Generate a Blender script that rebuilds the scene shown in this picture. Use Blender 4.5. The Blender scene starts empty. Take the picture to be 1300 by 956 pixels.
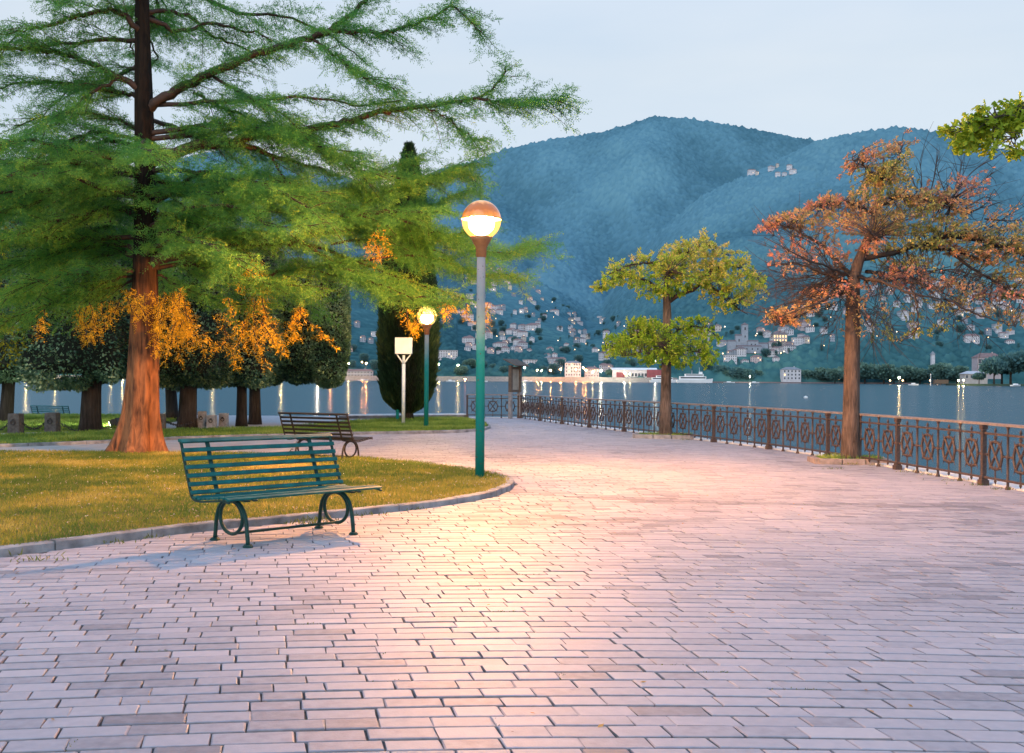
import bpy, bmesh, math, random
import numpy as np
from mathutils import Vector, Matrix
from mathutils.geometry import tessellate_polygon

random.seed(7)
RNG = np.random.default_rng(7)
SC = bpy.context.scene
COL = SC.collection

# ------------------------------------------------------------------ camera frame
CAM = np.array((0.0, 0.0, 1.5))
ROLL = 0.0065
RIGHT = np.array((math.cos(ROLL), 0, math.sin(ROLL)))
UP = np.array((-math.sin(ROLL), 0, math.cos(ROLL)))
FWD = np.array((0.0, 1.0, 0.0))
FPX, CX, CY = 1350.0, 650.0, 481.5


def P3(px, py, d):
    return CAM + d * (FWD + (px - CX) / FPX * RIGHT + (CY - py) / FPX * UP)


def G(px, py, z=0.0):
    ray = FWD + (px - CX) / FPX * RIGHT + (CY - py) / FPX * UP
    return CAM + ray * ((z - CAM[2]) / ray[2])


# ------------------------------------------------------------------ object helpers
def tag(o, label=None, cat=None, group=None, kind=None):
    if label: o['label'] = label
    if cat: o['category'] = cat
    if group: o['group'] = group
    if kind: o['kind'] = kind
    return o


def thing(name, label, cat, loc=(0, 0, 0), rz=0.0, group=None):
    o = bpy.data.objects.new(name, None)
    o.empty_display_size = 0.2
    COL.objects.link(o)
    o.location = loc
    o.rotation_euler = (0, 0, rz)
    return tag(o, label, cat, group)


def copy_tree(o, parent=None):
    c = o.copy()
    COL.objects.link(c)
    if parent is not None:
        c.parent = parent
    for ch in list(o.children):
        copy_tree(ch, c)
    return c


class MB:
    """collects shapes, then links them as one mesh object"""
    def __init__(self):
        self.v, self.f, self.m = [], [], []

    def add(self, vs, fs, m=0):
        b = len(self.v)
        self.v.extend([tuple(float(c) for c in p) for p in vs])
        self.f.extend([tuple(b + i for i in q) for q in fs])
        self.m.extend([m] * len(fs))

    def box(self, c, s, rz=0.0, m=0, mat=None, taper=1.0):
        x, y, z = s[0] / 2, s[1] / 2, s[2] / 2
        vs = [Vector((sx * x * (taper if sz > 0 else 1), sy * y * (taper if sz > 0 else 1), sz * z)) for sz in (-1, 1) for sy in (-1, 1) for sx in (-1, 1)]
        R = mat if mat is not None else Matrix.Rotation(rz, 3, 'Z')
        vs = [R @ v + Vector(c) for v in vs]
        self.add(vs, [(0, 2, 3, 1), (4, 5, 7, 6), (0, 1, 5, 4), (2, 6, 7, 3), (0, 4, 6, 2), (1, 3, 7, 5)], m)

    def bar(self, a, b, w, h, m=0, up=(0, 0, 1)):
        a, b = Vector(a), Vector(b)
        d = (b - a)
        L = d.length
        d.normalize()
        s = d.cross(Vector(up))
        if s.length < 1e-4: s = d.cross(Vector((1, 0, 0)))
        s.normalize()
        t = s.cross(d)
        R = Matrix((d, s, t)).transposed()
        self.box((a + b) / 2, (L, w, h), m=m, mat=R)

    def tube(self, pts, r, n=8, m=0, closed=False, cap=True):
        pts = [Vector(p) for p in pts]
        N = len(pts)
        rs = r if hasattr(r, '__len__') else [r] * N
        vs, fs = [], []
        prev = None
        for i, p in enumerate(pts):
            if closed: d = pts[(i + 1) % N] - pts[i - 1]
            else: d = pts[min(i + 1, N - 1)] - pts[max(i - 1, 0)]
            if d.length < 1e-9: d = Vector((0, 0, 1))
            d.normalize()
            if prev is None:
                s = d.cross(Vector((0, 0, 1)))
                if s.length < .05: s = d.cross(Vector((1, 0, 0)))
            else:
                s = prev - d * prev.dot(d)
            s.normalize(); prev = s
            t = d.cross(s)
            for k in range(n):
                a = 2 * math.pi * k / n
                vs.append(p + (s * math.cos(a) + t * math.sin(a)) * rs[i])
        for i in range(N if closed else N - 1):
            j = (i + 1) % N
            for k in range(n):
                l = (k + 1) % n
                fs.append((i * n + k, j * n + k, j * n + l, i * n + l))
        if cap and not closed:
            fs.append(tuple(range(n))[::1]); fs.append(tuple((N - 1) * n + k for k in range(n))[::-1])
        self.add(vs, fs, m)

    def lathe(self, prof, c=(0, 0, 0), n=24, m=0):
        vs, fs = [], []
        for r, z in prof:
            for k in range(n):
                a = 2 * math.pi * k / n
                vs.append((c[0] + r * math.cos(a), c[1] + r * math.sin(a), c[2] + z))
        for i in range(len(prof) - 1):
            for k in range(n):
                l = (k + 1) % n
                fs.append((i * n + k, i * n + l, (i + 1) * n + l, (i + 1) * n + k))
        self.add(vs, fs, m)

    def prism(self, poly, z0, z1, m=0):
        n = len(poly)
        vs = [(p[0], p[1], z0) for p in poly] + [(p[0], p[1], z1) for p in poly]
        tris = tessellate_polygon([[Vector((p[0], p[1], 0)) for p in poly]])
        fs = [tuple(n + i for i in t) for t in tris]
        for i in range(n):
            j = (i + 1) % n
            fs.append((i, j, n + j, n + i))
        self.add(vs, fs, m)

    def build(self, name, mats, parent=None, smooth=False, bevel=0.0):
        me = bpy.data.meshes.new(name)
        me.from_pydata(self.v, [], self.f)
        if not isinstance(mats, (list, tuple)): mats = [mats]
        for k in mats: me.materials.append(k)
        if len(mats) > 1: me.polygons.foreach_set('material_index', self.m)
        bm = bmesh.new(); bm.from_mesh(me)
        bmesh.ops.recalc_face_normals(bm, faces=bm.faces)
        if bevel > 0:
            es = [e for e in bm.edges if len(e.link_faces) == 2 and e.calc_face_angle(0) > .5]
            bmesh.ops.bevel(bm, geom=es, offset=bevel, segments=2, affect='EDGES', profile=.6)
        bm.to_mesh(me); bm.free()
        if smooth: me.polygons.foreach_set('use_smooth', [True] * len(me.polygons))
        me.update()
        o = bpy.data.objects.new(name, me)
        COL.objects.link(o)
        if parent is not None: o.parent = parent
        return o


def np_mesh(name, V, F, mats, parent=None, attr=None, smooth=False, midx=None):
    """V (n,3), F list of index arrays (m,k)"""
    if not isinstance(F, list): F = [F]
    me = bpy.data.meshes.new(name)
    me.vertices.add(len(V))
    me.vertices.foreach_set('co', np.asarray(V, np.float32).ravel())
    loops = np.concatenate([f.ravel() for f in F]).astype(np.int32)
    tot = np.concatenate([np.full(len(f), f.shape[1]) for f in F]).astype(np.int32)
    st = np.concatenate([[0], np.cumsum(tot)[:-1]]).astype(np.int32)
    me.loops.add(len(loops)); me.loops.foreach_set('vertex_index', loops)
    me.polygons.add(len(tot)); me.polygons.foreach_set('loop_start', st)
    try: me.polygons.foreach_set('loop_total', tot)
    except Exception: pass
    if not isinstance(mats, (list, tuple)): mats = [mats]
    for k in mats: me.materials.append(k)
    if midx is not None: me.polygons.foreach_set('material_index', np.asarray(midx, np.int32))
    me.polygons.foreach_set('use_smooth', np.full(len(tot), bool(smooth)))
    me.update(calc_edges=True)
    me.validate()
    if attr is not None:
        for k, a in attr.items():
            at = me.attributes.new(k, 'FLOAT', 'POINT')
            at.data.foreach_set('value', np.asarray(a, np.float32))
    o = bpy.data.objects.new(name, me)
    COL.objects.link(o)
    if parent is not None: o.parent = parent
    return o


class NB:
    """numpy version of MB for very many faces; v = attribute in 0..1 per point"""
    def __init__(self):
        self.V, self.F4, self.F3, self.a, self.n = [], [], [], [], 0
        self.m4, self.m3 = [], []

    def add(self, V, F, a=None, m=0):
        V = np.asarray(V).reshape(-1, 3)
        F = np.asarray(F)
        (self.F4 if F.shape[1] == 4 else self.F3).append(F + self.n)
        (self.m4 if F.shape[1] == 4 else self.m3).append(np.full(len(F), m))
        self.V.append(V); self.n += len(V)
        self.a.append(np.broadcast_to(np.asarray(0.5 if a is None else a, float), (len(V),)))

    def leaves(self, Pt, D, L, W, a, m=0, N=None):
        n = len(Pt)
        if n == 0: return
        D = D / (np.linalg.norm(D, axis=1, keepdims=True) + 1e-9)
        if N is None: N = RNG.normal(size=(n, 3))
        S = np.cross(D, N); S /= (np.linalg.norm(S, axis=1, keepdims=True) + 1e-9)
        L = np.broadcast_to(L, (n,))[:, None]; W = np.broadcast_to(W, (n,))[:, None]
        q = np.stack([Pt, Pt + D * L * .5 + S * W * .5, Pt + D * L, Pt + D * L * .5 - S * W * .5], 1).reshape(-1, 3)
        F = np.arange(4 * n).reshape(n, 4)
        self.add(q, F, np.repeat(np.broadcast_to(a, (n,)), 4), m)

    def tubes(self, paths, n=5, a=.5, m=0):
        ang = np.arange(n) * 2 * math.pi / n
        ca, sa = np.cos(ang), np.sin(ang)
        for pts, rad in paths:
            pts = np.asarray(pts, float)
            k = len(pts)
            rad = np.broadcast_to(np.asarray(rad, float), (k,))
            d = np.gradient(pts, axis=0)
            d /= (np.linalg.norm(d, axis=1, keepdims=True) + 1e-9)
            ref = np.array((0, 0, 1.0)) if abs(d[:, 2]).mean() < .8 else np.array((1.0, 0, 0))
            s = np.cross(d, ref); s /= (np.linalg.norm(s, axis=1, keepdims=True) + 1e-9)
            t = np.cross(d, s)
            V = pts[:, None, :] + rad[:, None, None] * (s[:, None, :] * ca[None, :, None] + t[:, None, :] * sa[None, :, None])
            i = np.arange(k - 1)[:, None] * n
            j = np.arange(n)[None, :]
            l = (j + 1) % n
            F = np.stack([i + j, i + l, i + n + l, i + n + j], -1).reshape(-1, 4)
            self.add(V.reshape(-1, 3), F, a, m)

    def build(self, name, mats, parent=None, smooth=False):
        F, mi = [], []
        if self.F4: F.append(np.concatenate(self.F4)); mi.append(np.concatenate(self.m4))
        if self.F3: F.append(np.concatenate(self.F3)); mi.append(np.concatenate(self.m3))
        return np_mesh(name, np.concatenate(self.V), F, mats, parent, {'v': np.concatenate(self.a)}, smooth,
                       np.concatenate(mi) if isinstance(mats, (list, tuple)) and len(mats) > 1 else None)


def smooth_path(pts, n):
    """catmull-rom through pts, n samples"""
    p = np.asarray(pts, float)
    if len(p) == 2:
        t = np.linspace(0, 1, n)[:, None]
        return p[0] * (1 - t) + p[1] * t
    e = np.vstack([2 * p[0] - p[1], p, 2 * p[-1] - p[-2]])
    seg = np.linalg.norm(np.diff(p, axis=0), axis=1)
    cum = np.concatenate([[0], np.cumsum(seg)])
    out = []
    for s in np.linspace(0, cum[-1], n):
        i = min(np.searchsorted(cum, s, side='right') - 1, len(p) - 2)
        t = (s - cum[i]) / max(seg[i], 1e-9)
        a, b, c, d = e[i], e[i + 1], e[i + 2], e[i + 3]
        out.append(.5 * ((2 * b) + (c - a) * t + (2 * a - 5 * b + 4 * c - d) * t * t + (3 * b - a - 3 * c + d) * t ** 3))
    return np.array(out)


def in_poly(x, y, poly):
    x, y = np.asarray(x), np.asarray(y)
    r = np.zeros(x.shape, bool)
    n = len(poly)
    for i in range(n):
        x1, y1 = poly[i][:2]; x2, y2 = poly[(i + 1) % n][:2]
        c = (y1 > y) != (y2 > y)
        xi = (x2 - x1) * (y - y1) / (y2 - y1 + 1e-12) + x1
        r ^= c & (x < xi)
    return r


# ------------------------------------------------------------------ value noise (numpy)
_T = np.random.default_rng(3).random((256, 256))


def vnoise(x, y):
    xi, yi = np.floor(x).astype(int), np.floor(y).astype(int)
    fx, fy = x - xi, y - yi
    fx = fx * fx * (3 - 2 * fx); fy = fy * fy * (3 - 2 * fy)
    g = lambda a, b: _T[a & 255, b & 255]
    return (g(xi, yi) * (1 - fx) + g(xi + 1, yi) * fx) * (1 - fy) + (g(xi, yi + 1) * (1 - fx) + g(xi + 1, yi + 1) * fx) * fy


def fbm(x, y, o=4):
    s, a, t = 0, .5, 0
    for i in range(o):
        s = s + a * vnoise(x * 2 ** i + 17.3 * i, y * 2 ** i + 9.1 * i); t += a; a *= .5
    return s / t


def worley(x, y):
    """distance to nearest jittered cell point, and that cell's hash"""
    xi, yi = np.floor(x).astype(int), np.floor(y).astype(int)
    best = np.full(x.shape, 9.0); h = np.zeros(x.shape)
    for dx in (-1, 0, 1):
        for dy in (-1, 0, 1):
            a, b = xi + dx, yi + dy
            jx = _T[a & 255, b & 255]; jy = _T[(a + 71) & 255, (b + 37) & 255]
            d = (a + jx - x) ** 2 + (b + jy - y) ** 2
            m = d < best
            best = np.where(m, d, best); h = np.where(m, _T[(a + 11) & 255, (b + 133) & 255], h)
    return np.sqrt(best), h


# ------------------------------------------------------------------ materials
def ramp_set(r, stops):
    els = r.color_ramp.elements
    while len(els) > 1: els.remove(els[-1])
    els[0].position = stops[0][0]; els[0].color = (*stops[0][1], 1)
    for p, c in stops[1:]:
        e = els.new(p); e.color = (*c, 1)


def mat_new(name):
    m = bpy.data.materials.new(name); m.use_nodes = True
    nt = m.node_tree
    return m, nt, nt.nodes, nt.links, nt.nodes['Principled BSDF']


def mat(name, base, rough=.6, metal=0.0, var=.25, scale=8.0, bump=0.0, bscale=40.0, spec=.5, second=None, coat=0.0):
    """principled with noise-varied colour (two scales) and an optional bump"""
    m, nt, N, L, b = mat_new(name)
    tc = N.new('ShaderNodeTexCoord')
    n1 = N.new('ShaderNodeTexNoise'); n1.inputs['Scale'].default_value = scale; n1.inputs['Detail'].default_value = 6
    L.new(tc.outputs['Object'], n1.inputs['Vector'])
    r = N.new('ShaderNodeValToRGB')
    c2 = second or tuple(min(1, c * (1 + var)) for c in base)
    c1 = tuple(c * (1 - var) for c in base)
    ramp_set(r, [(.3, c1), (.5, base), (.72, c2)])
    L.new(n1.outputs['Fac'], r.inputs['Fac'])
    L.new(r.outputs['Color'], b.inputs['Base Color'])
    b.inputs['Metallic'].default_value = metal
    b.inputs['Specular IOR Level'].default_value = spec
    if coat: b.inputs['Coat Weight'].default_value = coat
    mr = N.new('ShaderNodeMapRange')
    mr.inputs['To Min'].default_value = max(.02, rough - .12); mr.inputs['To Max'].default_value = min(1, rough + .12)
    L.new(n1.outputs['Fac'], mr.inputs['Value']); L.new(mr.outputs[0], b.inputs['Roughness'])
    if bump:
        n2 = N.new('ShaderNodeTexNoise'); n2.inputs['Scale'].default_value = bscale; n2.inputs['Detail'].default_value = 5
        L.new(tc.outputs['Object'], n2.inputs['Vector'])
        bp = N.new('ShaderNodeBump'); bp.inputs['Strength'].default_value = bump; bp.inputs['Distance'].default_value = .02
        L.new(n2.outputs['Fac'], bp.inputs['Height']); L.new(bp.outputs[0], b.inputs['Normal'])
    return m


def leaf_mat(name, stops, transl=.35, rough=.6):
    """colour from the per-point attribute v; light passes partly through"""
    m, nt, N, L, b = mat_new(name)
    at = N.new('ShaderNodeAttribute'); at.attribute_name = 'v'
    r = N.new('ShaderNodeValToRGB'); ramp_set(r, stops)
    L.new(at.outputs['Fac'], r.inputs['Fac'])
    L.new(r.outputs['Color'], b.inputs['Base Color'])
    b.inputs['Roughness'].default_value = rough
    b.inputs['Specular IOR Level'].default_value = .25
    t = N.new('ShaderNodeBsdfTranslucent'); L.new(r.outputs['Color'], t.inputs['Color'])
    mx = N.new('ShaderNodeMixShader'); mx.inputs[0].default_value = transl
    L.new(b.outputs[0], mx.inputs[1]); L.new(t.outputs[0], mx.inputs[2])
    L.new(mx.outputs[0], N['Material Output'].inputs['Surface'])
    return m


def attr_mat(name, stops, rough=.7, bump=0.0, bscale=60, noise=.0, nscale=5, spec=.5):
    """opaque, colour from attribute v plus noise"""
    m, nt, N, L, b = mat_new(name)
    at = N.new('ShaderNodeAttribute'); at.attribute_name = 'v'
    tc = N.new('ShaderNodeTexCoord')
    n1 = N.new('ShaderNodeTexNoise'); n1.inputs['Scale'].default_value = nscale; n1.inputs['Detail'].default_value = 6
    L.new(tc.outputs['Object'], n1.inputs['Vector'])
    ma = N.new('ShaderNodeMath'); ma.operation = 'MULTIPLY_ADD'; ma.inputs[1].default_value = noise
    L.new(n1.outputs['Fac'], ma.inputs[0])
    sub = N.new('ShaderNodeMath'); sub.operation = 'SUBTRACT'; sub.inputs[1].default_value = noise * .5
    L.new(at.outputs['Fac'], sub.inputs[0]); L.new(sub.outputs[0], ma.inputs[2])
    r = N.new('ShaderNodeValToRGB'); ramp_set(r, stops)
    L.new(ma.outputs[0], r.inputs['Fac']); L.new(r.outputs['Color'], b.inputs['Base Color'])
    b.inputs['Roughness'].default_value = rough
    b.inputs['Specular IOR Level'].default_value = spec
    if bump:
        n2 = N.new('ShaderNodeTexNoise'); n2.inputs['Scale'].default_value = bscale; n2.inputs['Detail'].default_value = 6
        L.new(tc.outputs['Object'], n2.inputs['Vector'])
        bp = N.new('ShaderNodeBump'); bp.inputs['Strength'].default_value = bump; bp.inputs['Distance'].default_value = .01
        L.new(n2.outputs['Fac'], bp.inputs['Height']); L.new(bp.outputs[0], b.inputs['Normal'])
    return m


def emit_mat(name, col, strength):
    m, nt, N, L, b = mat_new(name)
    b.inputs['Base Color'].default_value = (*[min(1, c) for c in col], 1)
    b.inputs['Emission Color'].default_value = (*col, 1)
    b.inputs['Emission Strength'].default_value = strength
    return m


def bark_mat(name, dark, light, scale=3.0, top=None):
    """furrowed bark, stretched up the trunk"""
    m, nt, N, L, b = mat_new(name)
    tc = N.new('ShaderNodeTexCoord'); mp = N.new('ShaderNodeMapping')
    mp.inputs['Scale'].default_value = (scale * 3, scale * 3, scale * .45)
    L.new(tc.outputs['Object'], mp.inputs['Vector'])
    n1 = N.new('ShaderNodeTexNoise'); n1.inputs['Scale'].default_value = 2.2; n1.inputs['Detail'].default_value = 9; n1.inputs['Distortion'].default_value = .6
    L.new(mp.outputs[0], n1.inputs['Vector'])
    n3 = N.new('ShaderNodeTexNoise'); n3.inputs['Scale'].default_value = 1.6; n3.inputs['Detail'].default_value = 5
    L.new(tc.outputs['Object'], n3.inputs['Vector'])
    mx = N.new('ShaderNodeMath'); mx.operation = 'MULTIPLY_ADD'; mx.inputs[1].default_value = .5
    L.new(n3.outputs['Fac'], mx.inputs[0])
    mh = N.new('ShaderNodeMath'); mh.operation = 'MULTIPLY'; mh.inputs[1].default_value = .6
    L.new(n1.outputs['Fac'], mh.inputs[0]); L.new(mh.outputs[0], mx.inputs[2])
    r = N.new('ShaderNodeValToRGB'); ramp_set(r, [(.4, dark), (.72, light)])
    L.new(mx.outputs[0], r.inputs['Fac']); L.new(r.outputs['Color'], b.inputs['Base Color'])
    if top:  # upper trunk multiplied darker, as if out of the lamplight
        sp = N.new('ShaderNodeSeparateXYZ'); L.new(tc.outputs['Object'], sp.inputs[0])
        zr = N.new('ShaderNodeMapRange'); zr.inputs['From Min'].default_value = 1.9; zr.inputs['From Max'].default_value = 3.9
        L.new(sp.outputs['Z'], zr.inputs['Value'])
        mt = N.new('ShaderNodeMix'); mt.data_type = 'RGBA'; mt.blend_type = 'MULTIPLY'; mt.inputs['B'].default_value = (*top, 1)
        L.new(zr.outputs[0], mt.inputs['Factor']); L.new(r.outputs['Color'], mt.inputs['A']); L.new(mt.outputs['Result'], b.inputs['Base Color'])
    b.inputs['Roughness'].default_value = .85; b.inputs['Specular IOR Level'].default_value = .2
    bp = N.new('ShaderNodeBump'); bp.inputs['Strength'].default_value = .9; bp.inputs['Distance'].default_value = .04
    L.new(n1.outputs['Fac'], bp.inputs['Height']); L.new(bp.outputs[0], b.inputs['Normal'])
    return m


M = {}
M['paver'] = attr_mat('paver', [(0, (.20, .19, .215)), (.35, (.36, .345, .385)), (.65, (.45, .42, .455)), (1, (.55, .49, .50))], rough=.62, bump=.16, bscale=80, noise=.5, nscale=16, spec=.55)
M['joint'] = mat('joint', (.07, .07, .073), .9, var=.5, scale=30, bump=.4, bscale=200)
M['moss'] = leaf_mat('moss', [(0, (.10, .13, .02)), (1, (.28, .30, .05))])
M['kerb'] = mat('kerb_stone', (.28, .285, .30), .8, var=.5, scale=5, bump=.5, bscale=120)
M['kerb_pink'] = mat('kerb_pink', (.34, .27, .24), .8, var=.35, scale=9, bump=.5, bscale=90)
M['path'] = mat('path_gravel', (.47, .45, .46), .8, var=.14, scale=2.2, bump=.3, bscale=160)
M['turf'] = mat('turf', (.20, .16, .03), .9, var=.5, scale=3.5, bump=.6, bscale=120)
M['turf_green'] = mat('turf_green', (.14, .22, .04), .9, var=.4, scale=2.5, bump=.6, bscale=120)
M['grass'] = leaf_mat('grass_blade', [(0, (.10, .17, .028)), (.35, (.23, .27, .04)), (.7, (.44, .35, .05)), (1, (.62, .48, .13))], .3)
M['grass_green'] = leaf_mat('grass_green', [(0, (.09, .17, .03)), (.5, (.19, .31, .05)), (1, (.33, .42, .10))], .3)
M['petal'] = leaf_mat('petal', [(0, (.7, .45, .5)), (1, (.85, .8, .75))], .3)
M['dead_leaf'] = leaf_mat('dead_leaf', [(0, (.35, .14, .04)), (1, (.55, .33, .10))], .2)
M['coping'] = mat('coping', (.76, .78, .80), .7, var=.2, scale=4, bump=.3, bscale=60)
M['quay'] = mat('quay', (.25, .25, .26), .85, var=.3, scale=.6, bump=.4, bscale=8)
M['iron'] = mat('railing_iron', (.070, .046, .040), .55, .1, var=.45, scale=25, bump=.25, bscale=160, second=(.12, .070, .052))
M['iron_top'] = mat('handrail_paint', (.22, .19, .185), .45, .1, var=.3, scale=14, bump=.15, bscale=120)
M['bench_green'] = mat('bench_green', (.006, .105, .105), .45, var=.3, scale=10, bump=.12, bscale=90, spec=.22)
M['bench_frame'] = mat('bench_frame', (.006, .045, .040), .45, .0, var=.35, scale=18, bump=.2, bscale=140, spec=.25)
M['bench_brown'] = mat('bench_brown', (.018, .014, .012), .42, var=.35, scale=10, bump=.12, bscale=90)
M['bench_brown_frame'] = mat('bench_brown_frame', (.022, .016, .012), .45, .1, var=.35, scale=18, bump=.2, bscale=140)
M['white_metal'] = mat('white_metal', (.62, .67, .73), .5, var=.1, scale=6, bump=.1)
M['ivory'] = mat('ivory_panel', (.62, .68, .74), .45, var=.08, scale=5)
M['chain'] = mat('chain_iron', (.04, .04, .042), .5, .5, var=.4, scale=30)
M['bollard'] = mat('bollard_stone', (.075, .078, .078), .9, var=.4, scale=14, bump=.6, bscale=70)
M['bollard_grey'] = mat('bollard_grey', (.24, .25, .26), .9, var=.35, scale=12, bump=.6, bscale=70)
M['wood'] = mat('weathered_wood', (.115, .085, .065), .8, var=.4, scale=6, bump=.5, bscale=40)
M['wood_grey'] = mat('grey_post', (.26, .26, .27), .8, var=.3, scale=8, bump=.4, bscale=50)
M['board'] = mat('board_face', (.30, .27, .22), .7, var=.3, scale=4)
M['stonewall'] = mat('wall_mortar', (.14, .14, .14), .9, var=.35, scale=6, bump=.6, bscale=40)
M['wallstone'] = attr_mat('wall_stone', [(0, (.10, .10, .105)), (1, (.34, .33, .31))], .85, bump=.5, bscale=30, noise=.4, nscale=8)
M['bark_red'] = bark_mat('bark_red', (.035, .019, .015), (.38, .16, .07), 2.2, top=(.07, .11, .16))  # lamp orange put into the lower bark, shade into the upper
M['bark_dark'] = bark_mat('bark_dark', (.016, .014, .013), (.055, .047, .042), 2.5)
M['bark_oak'] = bark_mat('bark_oak', (.045, .038, .034), (.21, .165, .14), 4.0)
M['bark_red_oak'] = bark_mat('bark_red_oak', (.045, .034, .030), (.18, .13, .105), 4.0)
M['twig'] = mat('twig', (.045, .032, .027), .8, var=.4, scale=10)
M['twig_cypress'] = mat('twig_cypress', (.05, .028, .02), .8, var=.4, scale=10)
M['cypress_leaf'] = leaf_mat('bald_cypress_leaf', [(0, (.06, .19, .055)), (.35, (.12, .35, .07)), (.7, (.20, .44, .07)), (1, (.36, .47, .06))], .52)
M['bronze_leaf'] = leaf_mat('bronze_leaf', [(0, (.50, .26, .012)), (.5, (.80, .47, .02)), (1, (.92, .62, .06))], .4)  # orange lamp light put into the leaf colour
M['holm_leaf'] = leaf_mat('holm_leaf', [(0, (.024, .060, .032)), (.45, (.090, .18, .095)), (.75, (.20, .31, .17)), (1, (.38, .47, .26))], .12, .42)
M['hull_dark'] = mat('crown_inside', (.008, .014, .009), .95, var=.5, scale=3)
M['column_leaf'] = leaf_mat('column_cypress_leaf', [(0, (.012, .028, .012)), (.6, (.038, .075, .026)), (1, (.09, .135, .045))], .15)
M['yellow_leaf'] = leaf_mat('yellow_leaf', [(0, (.20, .20, .015)), (.5, (.48, .42, .02)), (1, (.70, .58, .04))], .4)
M['oak_leaf'] = leaf_mat('oak_leaf', [(0, (.22, .40, .03)), (.4, (.44, .62, .05)), (.62, (.72, .70, .10)), (.82, (.84, .68, .18)), (1, (.84, .60, .25))], .48)
M['red_leaf'] = leaf_mat('red_oak_leaf', [(0, (.28, .34, .08)), (.3, (.50, .46, .12)), (.5, (.66, .47, .18)), (.75, (.72, .38, .18)), (1, (.74, .30, .22))], .4)
M['maple_leaf'] = leaf_mat('overhang_leaf', [(0, (.22, .36, .025)), (.6, (.48, .56, .05)), (1, (.70, .66, .12))], .52)
# ================================================================== GROUND
def gpoly(pix, z=0.0):
    return [tuple(G(x, y, z)[:2]) for x, y in pix]


FENCE = smooth_path([(.35, 41.0), (2.0, 34.8), (3.35, 30.6), (4.65, 26.7), (5.72, 23.0), (6.42, 19.2), (6.82, 16.2),
                     (7.02, 13.5), (7.12, 10.5), (7.12, 7.0), (7.0, 3.0)], 300)
d = np.gradient(FENCE, axis=0); d /= np.linalg.norm(d, axis=1, keepdims=True)
FN = np.stack([-d[:, 1], d[:, 0]], 1)          # points to the lake side (+x)
FN *= np.sign(FN[:, :1] + 1e-9)
COAST_R = FENCE + FN * .42

LAWN_PX = [(-260, 742), (0, 706), (110, 692), (242, 675), (360, 663), (480, 651), (560, 641.5), (615, 632), (640, 623.5), (647, 617),
           (642, 611), (618, 604), (575, 597), (520, 590.5), (470, 586), (400, 582), (300, 579), (200, 578), (100, 577.5), (0, 577.5), (-260, 577)]
LAWN = gpoly(LAWN_PX)
BACK_PX = [(-330, 578), (0, 568), (145, 562.5), (210, 559), (350, 554.5), (450, 551.8), (560, 550), (605, 547.5), (619, 544), (617, 540.5),
           (602, 536), (588, 533.5), (560, 532.6), (500, 534), (440, 538), (350, 546), (240, 548), (145, 551), (0, 556), (-330, 566)]
BACK = gpoly(BACK_PX)
FAR_PX = [(-330, 561), (0, 550), (120, 547.5), (165, 546), (195, 541), (230, 534), (230, 531), (160, 529.5), (0, 529.5), (-330, 529.5)]
FARL = gpoly(FAR_PX)

coast = [tuple(p) for p in COAST_R[::-1]]
coast = [(7.5, -12.0)] + [tuple(p) for p in COAST_R[::-6]] + [(.55, 41.6), (-1.9, 41.6), (-4.0, 41.9), (-14, 42.4), (-45, 42.4), (-45, -12.0)]
mb = MB(); mb.prism(coast, -3.2, -.012)
tag(mb.build('promenade', M['joint']), kind='structure')

# gravel path behind the lawn, one sheet over the promenade
path_px = [(-420, 577), (0, 578.5), (200, 579), (300, 580), (360, 581.5), (372, 566), (380, 553)]
pp = gpoly(path_px) + [tuple(G(400, 545)[:2]), (-6.5, 41.3), (-14, 42.2), (-44, 42.2), (-44, 20)]
mb = MB(); mb.prism(pp, -.011, .004)
tag(mb.build('path', M['path']), kind='structure')

# lower quay with the far bench, behind the lawn at the lakeside
mb = MB(); mb.prism([(-45, 42.41), (-14, 42.41), (-13, 46.5), (-45, 46.5)], -3.2, -.62)
tag(mb.build('lakeside_path', M['path']), kind='structure')


def cfun(X):
    L = 3.0
    return .05 * X - .06 * L * L * (np.sqrt(1 + (X / L) ** 2) - 1)


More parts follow.
